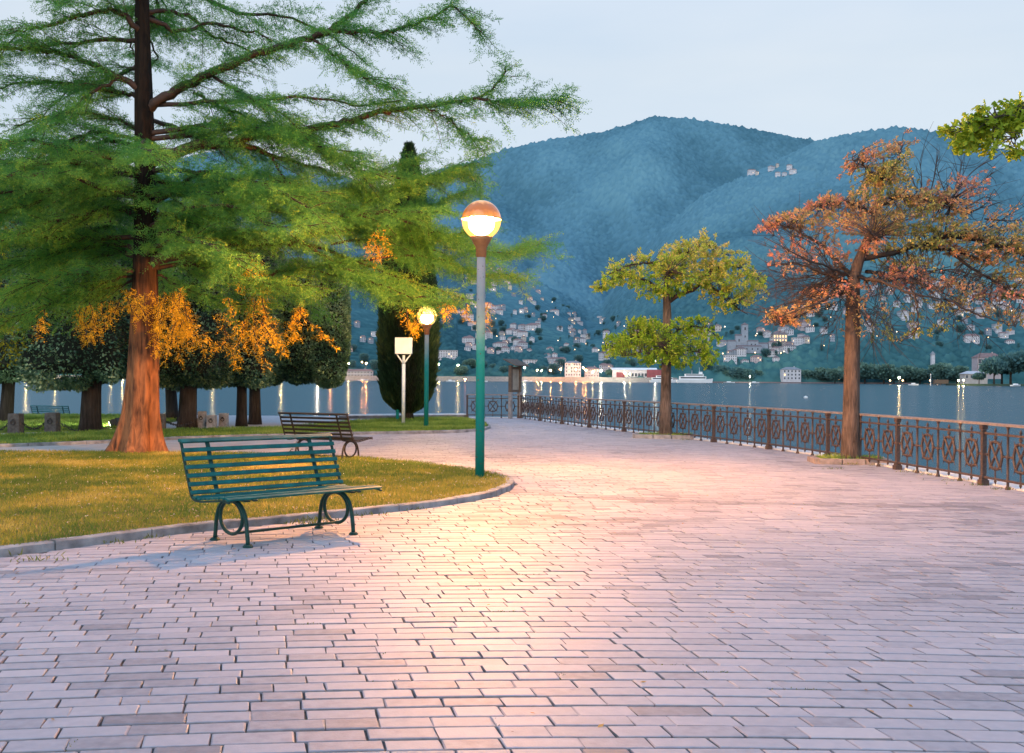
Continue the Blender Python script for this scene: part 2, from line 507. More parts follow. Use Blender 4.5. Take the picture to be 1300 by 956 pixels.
def paving():
    C = []
    t = 2.6
    while t < 44:
        w = .143 + RNG.normal() * .004
        s0 = -14 + RNG.random() * .3
        n = 112
        ln = np.clip(RNG.normal(.272, .042, n), .18, .38)
        st = s0 + np.concatenate([[0], np.cumsum(ln)[:-1]])
        wave = np.interp(np.arange(n), np.arange(0, n + 8, 8), RNG.normal(0, .010, len(np.arange(0, n + 8, 8)))) + RNG.normal(0, .0022, n)
        C.append(np.stack([st, st + ln, np.full(n, t) + wave * .5, np.full(n, t + w) + wave * .5], 1))
        t += w
    C = np.concatenate(C)
    n = len(C)
    sk = .22
    sc, tc = (C[:, 0] + C[:, 1]) / 2, (C[:, 2] + C[:, 3]) / 2
    Xc = sc + 1.2 - sk * (tc - 4)
    Yc = tc + cfun(Xc)
    for _ in range(1): pass
    keep = in_poly(Xc, Yc, coast[:-2] + [(-40, 41.4), (-40, -12)]) & ~in_poly(Xc, Yc, LAWN) & ~in_poly(Xc, Yc, BACK)
    keep &= ~in_poly(Xc, Yc, pp)
    keep &= (np.abs(Xc) < .52 * Yc + 2.0) & (Yc < 42)
    C, Xc, Yc = C[keep], Xc[keep], Yc[keep]
    n = len(C)
    gap = np.clip(RNG.normal(.0075, .0022, n), .004, .016)
    j = lambda s: RNG.normal(0, s, n)
    a0, a1, b0, b1 = C[:, 0] + gap * .6 + j(.002), C[:, 1] - gap * .35, C[:, 2] + gap * 1.1, C[:, 3] - gap * 1.0
    zt = j(.0012); tx, ty = j(.0012), j(.0014)
    V = np.zeros((n, 12, 3))
    in_ = .005
    # lower ring 4, chamfer ring 4 (z -.005), top ring 4
    for r, (ins, dz) in enumerate(((0, -.03), (0, -.0035), (in_, 0))):
        cs = [(a0 + ins, b0 + ins), (a1 - ins, b0 + ins), (a1 - ins, b1 - ins), (a0 + ins, b1 - ins)]
        for k, (s, t_) in enumerate(cs):
            s = s + j(.0028) * (r > 0); t_ = t_ + j(.0015) * (r > 0)
            X = s + 1.2 - sk * (t_ - 4)
            V[:, r * 4 + k, 0] = X
            V[:, r * 4 + k, 1] = t_ + cfun(X)
            V[:, r * 4 + k, 2] = dz + (zt + tx * (s - (a0 + a1) / 2) + ty * (t_ - (b0 + b1) / 2) if r else 0)
    base = np.arange(n)[:, None] * 12
    fs = []
    for r in (0, 1):
        for k in range(4):
            l = (k + 1) % 4
            fs.append(base + np.array([[r * 4 + k, r * 4 + l, r * 4 + 4 + l, r * 4 + 4 + k]]))
    fs.append(base + np.array([[8, 9, 10, 11]]))
    F = np.concatenate(fs)
    v = .5 + j(.12) + (fbm(Xc * .35 + 40, Yc * .35 + 40) - .5) * .7 + (fbm(Xc * 1.6 + 4, Yc * 1.6 + 4, 2) - .5) * .35
    v = np.where(RNG.random(n) < .05, v - .22, v)
    v = np.where(RNG.random(n) < .04, v + .22, v)
    # darker old course sweeping off the kerb tip
    dd = np.abs(np.hypot(Xc - 4.2, (Yc - 19.5)) - 6.6)
    v = np.where((dd < .22) & (Yc < 17), v - .28, v)
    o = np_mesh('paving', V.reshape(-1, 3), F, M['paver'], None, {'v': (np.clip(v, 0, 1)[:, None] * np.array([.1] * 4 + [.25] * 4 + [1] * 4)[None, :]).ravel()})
    tag(o, kind='structure')
    return C, Xc, Yc, a0, b0


PV = paving()

# moss and small weeds in the joints, bits of leaf on the stones
nb = NB()
sel = RNG.choice(len(PV[1]), 520, replace=False)
for i in sel:
    x, y = PV[1][i], PV[2][i]
    if y > 22: continue
    dense = fbm(np.array([x * .6 + 9]), np.array([y * .6 + 3]))[0] > .52
    if not dense and RNG.random() < .7: continue
    k = int(RNG.integers(8, 26))
    along = RNG.random() < .5
    px_ = (PV[3][i] + 1.2 - .22 * (PV[4][i] - 4)) + (RNG.random(k) * .16 if along else RNG.normal(0, .006, k) - .0)
    py_ = PV[4][i] + cfun(px_) + (RNG.normal(0, .004, k) if along else RNG.random(k) * .12)
    P_ = np.stack([px_, py_, np.full(k, -.008)], 1)
    D = RNG.normal(size=(k, 3)); D[:, 2] = np.abs(D[:, 2]) + 1
    nb.leaves(P_, D, RNG.uniform(.008, .018, k), .006, RNG.random(k))
# tufts along the kerb and by the tree pits
for (px_, py_, n_) in [(20, 705, 60), (40, 712, 60), (125, 690, 90), (185, 684, 70), (398, 662, 160), (390, 666, 120), (470, 655, 60), (520, 648, 50), 
                       (1120, 592, 80), (1080, 590, 160), (1060, 596, 60), (1187, 604, 70), (1160, 600, 50), (1275, 622, 60), (1240, 617, 50), (1210, 611, 40), (835, 556, 60), (872, 559, 40)]:
    c = G(px_, py_)
    n_ = n_ // 2; P_ = c + np.stack([RNG.normal(0, .14, n_), RNG.normal(0, .04, n_), np.zeros(n_)], 1)
    D = RNG.normal(size=(n_, 3)); D[:, 2] = np.abs(D[:, 2]) + 1.0
    nb.leaves(P_, D, RNG.uniform(.03, .08, n_), .010, RNG.random(n_))
tag(nb.build('weeds', M['moss']), kind='stuff')
nb = NB()
n_ = 240
xs, ys = RNG.uniform(-5, 7, n_), 4 + 18 * RNG.random(n_)
ok = ~in_poly(xs, ys, LAWN)
P_ = np.stack([xs, ys, np.full(n_, .008)], 1)[ok]
D = RNG.normal(size=P_.shape); D[:, 2] *= .15
nb.leaves(P_, D, RNG.uniform(.015, .045, len(P_)), RNG.uniform(.01, .025, len(P_)), RNG.random(len(P_)), N=np.tile((0, 0, 1.0), (len(P_), 1)) + RNG.normal(0, .2, P_.shape))
tag(nb.build('fallen_leaves', M['dead_leaf']), kind='stuff')


# ------------------------------------------------------------------ lawns
def lawn(name, poly, z, mt):
    mb = MB(); mb.prism(poly, -.011, z)
    return tag(mb.build(name, mt), kind='structure')


lawn('lawn', LAWN, .06, M['turf'])
lawn('back_lawn', BACK, .06, M['turf_green'])
lawn('far_lawn', FARL, .05, M['turf_green'])


def blades(poly, n, h, w, z, bias=0.0):
    xs = np.array([p[0] for p in poly]); ys = np.array([p[1] for p in poly])
    out = []
    tot = 0
    while tot < n:
        x = RNG.uniform(max(xs.min(), -22), xs.max(), n * 2); y = ys.min() + (ys.max() - ys.min()) * RNG.random(n * 2)
        k = in_poly(x, y, poly) & (np.abs(x) < .5 * y + 1.5)
        out.append(np.stack([x[k], y[k]], 1)); tot += k.sum()
    p = np.concatenate(out)[:n]
    P_ = np.column_stack([p, np.full(n, z)])
    D = RNG.normal(0, .45, (n, 3)); D[:, 2] = 1
    patch = fbm(p[:, 0] * .8 + 30, p[:, 1] * .8 + 30)
    a = np.clip(.42 + (patch - .5) * 1.9 + (fbm(p[:, 0] * 3 + 8, p[:, 1] * 3 + 2, 2) - .5) * .7 + RNG.normal(0, .17, n) + bias, 0, 1)
    L = h * RNG.uniform(.5, 1.25, n) * (.65 + .8 * fbm(p[:, 0] * 2.5, p[:, 1] * 2.5))
    return P_, D, L, w, a


nb = NB(); nb.leaves(*blades(LAWN, 150000, .055, .007, .055)); tag(nb.build('lawn_grass', M['grass']), kind='stuff')
nb = NB(); nb.leaves(*blades(BACK, 60000, .09, .014, .055)); nb.leaves(*blades(FARL, 50000, .10, .02, .045, .1)); tag(nb.build('back_grass', M['grass_green']), kind='stuff')
# tiny daisies in the near lawn
nb = NB()
P_, D, L, w, a = blades(LAWN, 1500, .01, .02, .10)
keep = fbm(P_[:, 0] * 1.1 + 5, P_[:, 1] * 1.1) > .5
P_ = P_[keep]; k = len(P_)
for q in range(3):
    Dq = RNG.normal(size=(k, 3)); Dq[:, 2] *= .3
    nb.leaves(P_ + RNG.normal(0, .003, P_.shape) - Dq * .004, Dq, .02, .013, RNG.random(k), N=np.tile((0, .3, 1.0), (k, 1)))
tag(nb.build('daisy_flowers', M['petal']), kind='stuff')


def kerb(name, pts, mt, w=.12, h=.078, stone=1.0):
    pts = np.array(pts)
    seg = np.linalg.norm(np.diff(pts, axis=0), axis=1).sum()
    P_ = smooth_path(pts, max(int(seg / .12), 12))
    tn = np.gradient(P_, axis=0); tn /= np.linalg.norm(tn, axis=1, keepdims=True)
    nn = np.stack([tn[:, 1], -tn[:, 0]], 1)
    mb = MB()
    step = max(int(stone / .12), 2)
    for i in range(0, len(P_) - 1, step):
        e = min(i + step, len(P_) - 1)
        if e <= i: break
        pr = P_[i:e + 1].copy()
        pr[0] = pr[0] + (pr[1] - pr[0]) * .07; pr[-1] = pr[-1] - (pr[-1] - pr[-2]) * .07
        N_ = nn[i:e + 1]
        hh = h + random.uniform(-.006, .006)
        vs, fs = [], []
        c = .012
        for q, nv in zip(pr, N_):
            for (o_, z_) in ((w / 2, -.01), (w / 2, hh - c), (w / 2 - c, hh), (-w / 2 + c, hh), (-w / 2, hh - c), (-w / 2, -.01)):
                jz = random.uniform(-.0035, .0035); vs.append((q[0] + nv[0] * (o_ + jz), q[1] + nv[1] * (o_ + jz), z_ + jz))
        for a in range(len(pr) - 1):
            for k in range(6):
                l = (k + 1) % 6
                fs.append((a * 6 + k, a * 6 + l, a * 6 + 6 + l, a * 6 + 6 + k))
        fs.append(tuple(range(6))); fs.append(tuple((len(pr) - 1) * 6 + k for k in range(6))[::-1])
        mb.add(vs, fs)
    return tag(mb.build(name, mt), kind='structure')


kerb('lawn_kerb', LAWN[:13], M['kerb'])
kerb('back_lawn_kerb', BACK[:13], M['kerb'], stone=1.2)
# light coping stones along the lake edge, outside the railing
pts = FENCE + FN * .27
kerb('quay_coping', pts[::8], M['coping'], w=.34, h=.03, stone=1.5)
kerb('quay_coping', [(-1.75, 41.42), (.4, 41.42)], M['coping'], w=.3, h=.03, stone=1.2)


# tree pits in front of the railing
def pit(cx, cy, w, dpt, mt, rz):
    c, s = math.cos(rz), math.sin(rz)
    R = lambda x, y: (cx + c * x - s * y, cy + s * x + c * y)
    q = [R(-w, -dpt), R(w, -dpt), R(w, dpt), R(-w, dpt)]
    mb = MB()
    for a, b in zip(q, q[1:] + q[:1]):
        n = 3
        for i in range(n):
            A = Vector((*a, .045)).lerp(Vector((*b, .045)), (i + .02) / n); B = Vector((*a, .045)).lerp(Vector((*b, .045)), (i + .98) / n)
            mb.bar(A, B, .13, .11)
    tag(mb.build('tree_pit_kerb', mt, bevel=.012), kind='structure')
    mb = MB(); mb.prism([R(-w + .05, -dpt + .05), R(w - .05, -dpt + .05), R(w - .05, dpt - .05), R(-w + .05, dpt - .05)], -.01, .06)
    tag(mb.build('tree_pit_ground', M['turf']), kind='structure')
    nb = NB()
    pl = [R(-w + .06, -dpt + .06), R(w - .06, -dpt + .06), R(w - .06, dpt - .06), R(-w + .06, dpt - .06)]
    nb.leaves(*blades(pl, 1600, .10, .009, .055, -.05))
    tag(nb.build('tree_pit_grass', M['grass_green']), kind='stuff')


OAK2 = G(1080, 588); OAK1 = G(845, 556)
pit(OAK2[0] - .02, OAK2[1] + .05, .62, .36, M['kerb_pink'], -.08)
pit(OAK1[0], OAK1[1] + .05, .72, .42, M['kerb'], -.3)
OAK3 = (6.35, 10.6, 0)
pit(OAK3[0], OAK3[1], .6, .4, M['kerb_pink'], 0)

# ================================================================== LAKE, HILLS
ZL = -1.6


def lake_mat():
    m, nt, N, L, b = mat_new('lake_water')
    b.inputs['Base Color'].default_value = (.03, .085, .12, 1)
    b.inputs['Roughness'].default_value = .15
    b.inputs['IOR'].default_value = 1.333
    tc = N.new('ShaderNodeTexCoord'); mp = N.new('ShaderNodeMapping')
    mp.inputs['Scale'].default_value = (.006, .03, 1)
    L.new(tc.outputs['Object'], mp.inputs['Vector'])
    n = N.new('ShaderNodeTexNoise'); n.inputs['Scale'].default_value = 1; n.inputs['Detail'].default_value = 5
    L.new(mp.outputs[0], n.inputs['Vector'])
    mr = N.new('ShaderNodeMapRange'); mr.inputs['To Min'].default_value = .18; mr.inputs['To Max'].default_value = .21
    L.new(n.outputs['Fac'], mr.inputs['Value']); L.new(mr.outputs[0], b.inputs['Roughness'])
    return m


mb = MB(); mb.add([(-6000, -400, ZL), (6000, -400, ZL), (6000, 6500, ZL), (-6000, 6500, ZL)], [(0, 1, 2, 3)])
tag(mb.build('lake_water', lake_mat()), kind='structure')

SIL_A = [(-900, 330), (-300, 300), (0, 275), (150, 235), (230, 203), (290, 190), (334, 200), (387, 213), (440, 226), (480, 243), (560, 288), (640, 336), (700, 368), (745, 392),
         (765, 388), (790, 350), (840, 292), (894, 248), (943, 226), (992, 203), (1035, 181), (1070, 173), (1100, 168), (1140, 163), (1170, 166), (1200, 172), (1240, 184), (1300, 197), (1450, 215), (2100, 260)]
SIL_B = [(300, 330), (480, 250), (560, 216), (600, 206), (640, 191), (700, 178), (760, 170), (800, 159), (826, 149.5), (850, 150), (880, 152.5), (915, 158), (940, 162), (975, 169), (1010, 176), (1040, 180), (1100, 192), (1250, 215), (1500, 240), (1900, 300)]
Y0A, YRA, Y0B, YRB = 1480.0, 2900.0, 2700.0, 4600.0


def sil(tab, x):
    return np.interp(x, [p[0] for p in tab], [p[1] for p in tab])


def yhor(px): return CY + ROLL * (px - CX)


def scr(px, Y, which):
    """photo row of the smooth slope at column px and distance Y"""
    if which == 'A':
        t = np.clip((Y - Y0A) / (YRA - Y0A), 0, 1); yb = yhor(px) + FPX * (1.5 - ZL - 1.0) / Y0A
        return yb + (sil(SIL_A, px) - yb) * (.55 * t + .45 * t ** .6)
    t = np.clip((Y - Y0B) / (YRB - Y0B), 0, 1); yb = yhor(px) - 20
    return yb + (sil(SIL_B, px) - yb) * (.5 * t + .5 * t ** .7)


TOWN = [[(580, 398), (620, 388), (735, 402), (735, 450), (580, 450)], [(585, 345), (640, 340), (705, 378), (715, 398), (600, 392)], [(440, 388), (560, 392), (560, 478), (440, 478)],
        [(722, 402), (808, 410), (808, 455), (722, 452)], [(800, 410), (905, 412), (905, 462), (800, 462)], [(892, 416), (1002, 422), (1002, 464), (892, 464)],
        [(1000, 395), (1060, 372), (1320, 352), (1320, 442), (1100, 440), (1000, 452)], [(942, 211), (1036, 215), (1036, 230), (942, 226)], [(695, 455), (772, 455), (772, 482), (695, 482)]]


def town_mask(px, py):
    m = np.zeros(px.shape)
    for t in TOWN: m = np.maximum(m, in_poly(px, py, t))
    return m


def gully(X, Y, t, which):
    """gullies and spurs running down the slope"""
    env = np.clip(t * 4, 0, 1) * np.clip((1 - t) * 4, 0, 1)
    wob = fbm(X / 900 + 3, Y / 900 + 7, 3) * 1.6
    g = fbm(X / 260 + wob, Y / 1300 + 2, 3) - .5
    g2 = np.abs(fbm(X / 480 + wob + 8, Y / 1500 + 5, 3) - .5)
    return env * (g * 60 + (g2 - .12) * 170) * (.8 if which == 'A' else 1.6)


def hillside(name, which, xs, Ys):
    px, Y = np.meshgrid(xs, Ys, indexing='ij')
    py = scr(px, Y, which)
    u = (px - CX) / FPX; v = (CY - py) / FPX
    X = Y * (u * RIGHT[0] + v * UP[0]); Z = 1.5 + Y * (u * RIGHT[2] + v * UP[2])
    Yr = YRA if which == 'A' else YRB
    Y0 = Y0A if which == 'A' else Y0B
    t = (Y - Y0) / (Yr - Y0)
    gl_ = gully(X, Y, t, which)
    Z = Z + gl_
    tm = town_mask(px, py)
    c = 11.0 if which == 'A' else 15.0
    wd, wh = worley(X / c, Y / c)
    wd2, wh2 = worley(X / (c * 2.3) + 5, Y / (c * 2.3) + 5)
    amp = (1 - .8 * tm) * np.clip((Y - Y0) / 30, 0, 1)
    bump = (1 - np.clip(wd, 0, 1)) * (3 + 6 * wh) + (1 - np.clip(wd2, 0, 1)) * 2 + (fbm(X / 7, Y / 7, 2) - .5) * 9
    Z = Z + bump * amp * (1.0 if which == 'A' else 1.3)
    bump = bump * (1 - .45 * np.clip(t * 1.6, 0, 1))
    back = Y > Yr + 1
    Z = np.where(back, Z - (Y - Yr) * .5, Z)
    Z[:, 0] = ZL - 3
    nx, ny = px.shape
    V = np.stack([X, Y, Z], -1).reshape(-1, 3)
    i = (np.arange(nx - 1)[:, None] * ny + np.arange(ny - 1)[None, :]).ravel()
    F = np.stack([i, i + ny, i + ny + 1, i + 1], 1)
    patch = fbm(X / 170 + 4, Y / 220 + 1, 4)
    tone = np.clip(.46 + (wh - .5) * .30 + (patch - .5) * .7 - np.clip(wd, 0, 1) * .15 + (fbm(X / 9, Y / 9, 2) - .5) * .22 + tm * .05 + np.clip(gl_ / (60 if which == 'A' else 130), -.5, .5) * .62, 0, 1)  # gullies darkened, spurs lightened: relief shading put into the colour
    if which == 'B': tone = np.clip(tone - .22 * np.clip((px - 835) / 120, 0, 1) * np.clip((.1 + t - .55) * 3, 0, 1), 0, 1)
    haze = np.clip((Y - 1500) / 2600 + (Z / 1500), 0, 1)  # haze put into the colour, stronger with distance and height
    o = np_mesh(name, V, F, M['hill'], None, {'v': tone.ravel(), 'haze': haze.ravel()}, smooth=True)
    return tag(o, kind='structure')


def hill_mat():
    m, nt, N, L, b = mat_new('forest_hill')
    a1 = N.new('ShaderNodeAttribute'); a1.attribute_name = 'v'
    a2 = N.new('ShaderNodeAttribute'); a2.attribute_name = 'haze'
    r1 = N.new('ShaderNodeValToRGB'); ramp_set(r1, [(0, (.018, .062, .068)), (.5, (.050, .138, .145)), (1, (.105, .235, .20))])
    r2 = N.new('ShaderNodeValToRGB'); ramp_set(r2, [(0, (.066, .158, .202)), (.5, (.110, .240, .302)), (1, (.162, .315, .362))])  # forest tones with blue haze mixed into the colour
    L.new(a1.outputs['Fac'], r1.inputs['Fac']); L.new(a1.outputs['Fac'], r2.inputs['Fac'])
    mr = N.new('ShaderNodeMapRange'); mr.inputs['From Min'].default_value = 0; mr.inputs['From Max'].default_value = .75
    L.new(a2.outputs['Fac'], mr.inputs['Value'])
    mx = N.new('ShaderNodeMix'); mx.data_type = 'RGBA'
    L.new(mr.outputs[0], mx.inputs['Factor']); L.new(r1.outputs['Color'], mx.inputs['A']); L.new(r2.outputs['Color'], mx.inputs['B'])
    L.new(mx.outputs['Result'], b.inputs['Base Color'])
    b.inputs['Roughness'].default_value = 1; b.inputs['Specular IOR Level'].default_value = 0
    return m


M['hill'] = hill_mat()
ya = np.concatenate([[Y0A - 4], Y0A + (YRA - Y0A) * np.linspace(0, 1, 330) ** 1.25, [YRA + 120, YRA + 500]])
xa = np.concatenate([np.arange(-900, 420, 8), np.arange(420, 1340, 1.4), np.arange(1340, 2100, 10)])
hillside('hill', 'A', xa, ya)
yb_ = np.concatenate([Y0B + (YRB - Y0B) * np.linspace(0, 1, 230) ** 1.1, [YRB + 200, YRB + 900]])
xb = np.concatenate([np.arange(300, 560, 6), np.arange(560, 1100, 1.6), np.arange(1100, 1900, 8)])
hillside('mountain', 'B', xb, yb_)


def hit(px, py):
    """point of the slopes seen at a place in the photo, on the smooth ground under the trees"""
    for which, y0, y1 in (('A', Y0A, YRA), ('B', Y0B, YRB)):
        Ys = np.linspace(y0, y1, 900)
        s = scr(np.full(900, px), Ys, which)
        u, v = (px - CX) / FPX, (CY - s) / FPX
        X = Ys * (u * RIGHT[0] + v * UP[0]); Z = 1.5 + Ys * (u * RIGHT[2] + v * UP[2])
        Z = Z + gully(X, Ys, (Ys - y0) / (y1 - y0), which)
        row = CY - FPX * (Z - 1.5) / Ys + ROLL * (px - CX)
        k = np.nonzero(row <= py)[0]
        if len(k): return np.array((X[k[0]], Ys[k[0]], Z[k[0]])), Ys[k[0]]
    return P3(px, py, YRB), YRB
# ================================================================== THE TOWN ACROSS THE LAKE
M['headland'] = mat('headland_ground', (.035, .065, .045), .95, var=.4, scale=.1)
M['wall_pale'] = mat('plaster_pale', (.52, .52, .56), .9, var=.1, scale=.3)  # pale and grey plaster carry a bluish haze tint in the colour
M['wall_pink'] = mat('plaster_pink', (.43, .37, .39), .9, var=.12, scale=.3)
M['wall_cream'] = mat('plaster_cream', (.46, .42, .39), .9, var=.12, scale=.3)
M['wall_grey'] = mat('plaster_grey', (.26, .30, .36), .9, var=.12, scale=.3)
M['roof_red'] = mat('roof_red', (.23, .15, .145), .9, var=.25, scale=.5)
M['roof_brown'] = mat('roof_brown', (.18, .14, .145), .9, var=.25, scale=.5)
M['roof_grey'] = mat('roof_grey', (.23, .25, .28), .9, var=.2, scale=.5)
M['win_dark'] = mat('window_dark', (.05, .065, .085), .2, var=.2)
M['win_lit'] = emit_mat('window_lit', (1, .62, .28), 1.6)
M['white_paint'] = mat('white_paint', (.80, .81, .82), .5, var=.06, scale=.2)
M['hall_red'] = mat('hall_red', (.20, .05, .065), .7, var=.2, scale=.2)


def house_shape(mb, w, d, h, roof, floors, bays, seed, lit=.06, flat=False):
    r = random.Random(seed)
    mb.box((0, 0, h / 2 - 3), (w, d, h + 6), m=0)
    if flat:
        mb.box((0, 0, h + .25), (w + .8, d + .8, .5), m=1)
    else:
        o = .7
        W, D = w / 2 + o, d / 2 + o
        if w > d: rr = [(-W + D * .8, 0), (W - D * .8, 0)]
        else: rr = [(0, -D + W * .8), (0, D - W * .8)]
        vs = [(-W, -D, h), (W, -D, h), (W, D, h), (-W, D, h), (*rr[0], h + roof), (*rr[1], h + roof)]
        fs = [(0, 1, 5, 4), (2, 3, 4, 5), (1, 2, 5), (3, 0, 4), (0, 3, 2, 1)] if w > d else [(0, 1, 4), (2, 3, 5), (1, 2, 5, 4), (3, 0, 4, 5), (0, 3, 2, 1)]
        mb.add(vs, fs, 1)
        mb.box((w * .22, d * .1, h + roof * .75), (.9, .9, 1.8), m=0)
    fh = h / floors
    for side in (-1, 1):
        for f in range(floors):
            for b in range(bays):
                x = (b + .5) / bays * w - w / 2
                m = 3 if r.random() < lit else 2
                mb.box((x, side * (d / 2 + .02), (f + .52) * fh), (w / bays * .36, .08, fh * .5), m=m)
    for side in (-1, 1):
        for f in range(floors):
            for b in range(max(2, bays - 1)):
                y = (b + .5) / max(2, bays - 1) * d - d / 2
                m = 3 if r.random() < lit else 2
                mb.box((side * (w / 2 + .02), y, (f + .52) * fh), (.08, d / bays * .34, fh * .5), m=m)


specs = [(13, 10, 7.5, 2.6, 2, 4, 'wall_pale', 'roof_red'), (16, 11, 9.5, 3, 3, 5, 'wall_pink', 'roof_red'), (11, 9, 7, 2.4, 2, 3, 'wall_cream', 'roof_brown'),
         (18, 11, 10.5, 1, 3, 6, 'wall_pale', 'roof_grey'), (14, 12, 8.5, 3, 3, 4, 'wall_pale', 'roof_brown'), (10, 9, 9.5, 2.4, 3, 3, 'wall_grey', 'roof_red'),
         (22, 11, 9, 3, 3, 7, 'wall_pale', 'roof_red'), (12, 9, 6.5, 2.2, 2, 3, 'wall_pale', 'roof_grey')]
protos = []


def small_house(k, pos, rz, label, group):
    if k not in proto_of:
        w, d, h, rf, fl, by, wm, rm = specs[k]
        mb = MB(); house_shape(mb, w, d, h, rf, fl, by, k, flat=(k == 3))
        o = mb.build('hillside_house', [M[wm], M[rm], M['win_dark'], M['win_lit']])
        proto_of[k] = o
    else:
        o = proto_of[k].copy(); COL.objects.link(o)
    o.location = pos; o.rotation_euler = (0, 0, rz)
    tag(o, label, 'house', group)
    return o


proto_of = {}
zones = [(0, 74, 'small pale house among the crowded houses on the slope behind the tall lamp pole', 'crowded houses on the slope behind the tall lamp'),
         (1, 26, 'small pale house among the scattered houses climbing the wooded slope above the crowded village', 'scattered houses climbing above the village'),
         (2, 14, 'small house half hidden in dark trees between the clipped oaks and the column cypress', 'houses seen between the clipped trees and the column cypress'),
         (3, 26, 'small pale house on the wooded slope beside the yellow green oak', 'houses on the slope beside the yellow green oak'),
         (4, 12, 'small pale house seen behind the lower boughs of the yellow green oak', 'houses behind the yellow green oak'),
         (5, 32, 'small pale house of the hamlet between the two oaks across the lake', 'hamlet houses between the two oaks'),
         (6, 84, 'small pale house of the spread out village behind the red oak', 'village houses behind the red oak'),
         (8, 12, 'pale waterfront house between the information board and the yellow green oak', 'waterfront houses beside the orange quay lamps'),
         (7, 8, 'tiny white house of the ridge hamlet high on the wooded mountain', 'ridge hamlet houses high on the mountain')]
taken = []
rh = random.Random(11)
for zi, n, label, group in zones:
    poly = TOWN[zi]
    xs = [p[0] for p in poly]; ys = [p[1] for p in poly]
    c = 0; tries = 0
    while c < n and tries < 14000:
        tries += 1
        x = rh.uniform(min(xs), max(xs)); y = rh.uniform(min(ys), max(ys))
        if not in_poly(np.array([x]), np.array([y]), poly)[0]: continue
        if zi != 7 and y < sil(SIL_A, x) + 4: continue
        if zi == 6 and fbm(np.array([x * .035]), np.array([y * .07]))[0] < .34: continue
        if zi == 2 and y > 455: continue
        if zi == 8 and (y > 474 or 715 < x < 763): continue
        if 548 < x < 590 and 436 < y < 460: continue
        if 918 < x < 965 and 405 < y < 452: continue
        mn = 3.6 if zi not in (0, 7) else (3.1 if zi == 0 else 4)
        if any(abs(x - a) < mn * 1.25 and abs(y - b) < mn * .7 for a, b in taken): continue
        if zi != 7 and fbm(np.array([x * .045 + 3]), np.array([y * .09 + 5]), 2)[0] < .46 and rh.random() < (.6 if zi == 0 else .93) and zi != 8: continue
        taken.append((x, y))
        p, Y = hit(x, y)
        k = rh.choice([0, 1, 2, 4, 5, 6, 7, 0, 3])
        o = small_house(k, (p[0], p[1], p[2] + 1.0 + 3 * (zi == 7)), rh.choice([0, 0, .25, -.3, .5, -.15, math.pi / 2]), label, group)
        s = rh.uniform(.62, 1.05) * (1.25 if zi == 7 else 1.0)
        o.scale = (s, s, s * rh.uniform(.85, 1.2))
        c += 1


def big_house(name, label, cat, px, py, w, d, h, roof, floors, bays, wm, rm, Y=None, rz=0.0, lit=.1, flat=False):
    """one building with its walls, roof and windows as parts; py = row of its foot"""
    if Y is None: p, Y = hit(px, py)
    else: p = P3(px, py, Y)
    t = thing(name, label, cat, tuple(p), rz)
    r = random.Random(int(px))
    mb = MB(); mb.box((0, 0, h / 2 - 3), (w, d, h + 6)); mb.box((0, -d / 2 - .15, .5), (w + .3, .3, 1.0)); mb.box((0, 0, h - .6), (w + .5, d + .5, .35))
    mb.build('wall', M[wm], t)
    mb = MB()
    if flat: mb.box((0, 0, h + .4), (w + 1.2, d + 1.2, .8))
    else:
        W, D = w / 2 + .9, d / 2 + .9
        mb.add([(-W, -D, h), (W, -D, h), (W, D, h), (-W, D, h), (-W + D * .8, 0, h + roof), (W - D * .8, 0, h + roof)], [(0, 1, 5, 4), (2, 3, 4, 5), (1, 2, 5), (3, 0, 4), (0, 3, 2, 1)])
    ro = mb.build('roof', M[rm], t)
    if not flat:
        mb = MB(); mb.box((w * .2, 0, h + roof), (1.1, 1.1, 2.2)); mb.build('chimney', M[wm], ro)
    fh = h / floors
    for f in range(floors):
        for b in range(bays):
            x = (b + .5) / bays * w - w / 2
            mb = MB(); ww, hh = w / bays * .38, fh * .52
            mb.box((x, -d / 2 - .04, (f + .52) * fh), (ww, .1, hh), m=1 if r.random() < lit else 0)
            wd = mb.build('window', [M['win_dark'], M['win_lit']], t)
            mb = MB(); mb.box((x, -d / 2 - .16, (f + .52) * fh - hh / 2 - .12), (ww * 1.3, .3, .2)); mb.build('sill', M['white_paint'], wd)
    return t


big_house('lakeside_villa', 'square pale pink lakeside villa with three rows of windows at the water between the oaks', 'villa', 1003.5, 482.5, 25, 16, 14.5, 3.6, 3, 5, 'wall_pale', 'roof_grey', Y=1478, lit=.04)
big_house('apartment_block', 'wide pale apartment block with long balconies beside the column cypress', 'apartment block', 568, 457, 30, 14, 14, 2, 4, 8, 'wall_pale', 'roof_grey', rz=.12, flat=True)
big_house('lakeside_hotel', 'flat roofed white house with terraces behind the information board', 'hotel', 674, 464, 24, 12, 8, 2, 3, 6, 'wall_pale', 'roof_grey', flat=True, rz=.1)
big_house('harbour_house', 'tall pinkish corner house by the orange quay lamps', 'house', 727, 478, 22, 14, 19, 3, 4, 6, 'wall_pale', 'roof_grey', Y=1500, lit=.14)
big_house('harbour_house', 'warmly lit low house beside the white star bright quay lamp', 'house', 751, 479, 20, 12, 12, 3, 3, 5, 'wall_pink', 'roof_brown', Y=1502, lit=.25)
big_house('hillside_villa', 'large villa with three lit arched windows in the hamlet between the oaks', 'villa', 989, 436, 21, 14, 13, 3, 2, 5, 'wall_cream', 'roof_brown', lit=.9)
big_house('boat_club', 'low pale lakeside building with dark roof between the clipped trees and the column cypress', 'boathouse', 456, 478.5, 40, 12, 8, 3, 2, 9, 'wall_grey', 'roof_brown', Y=1492)
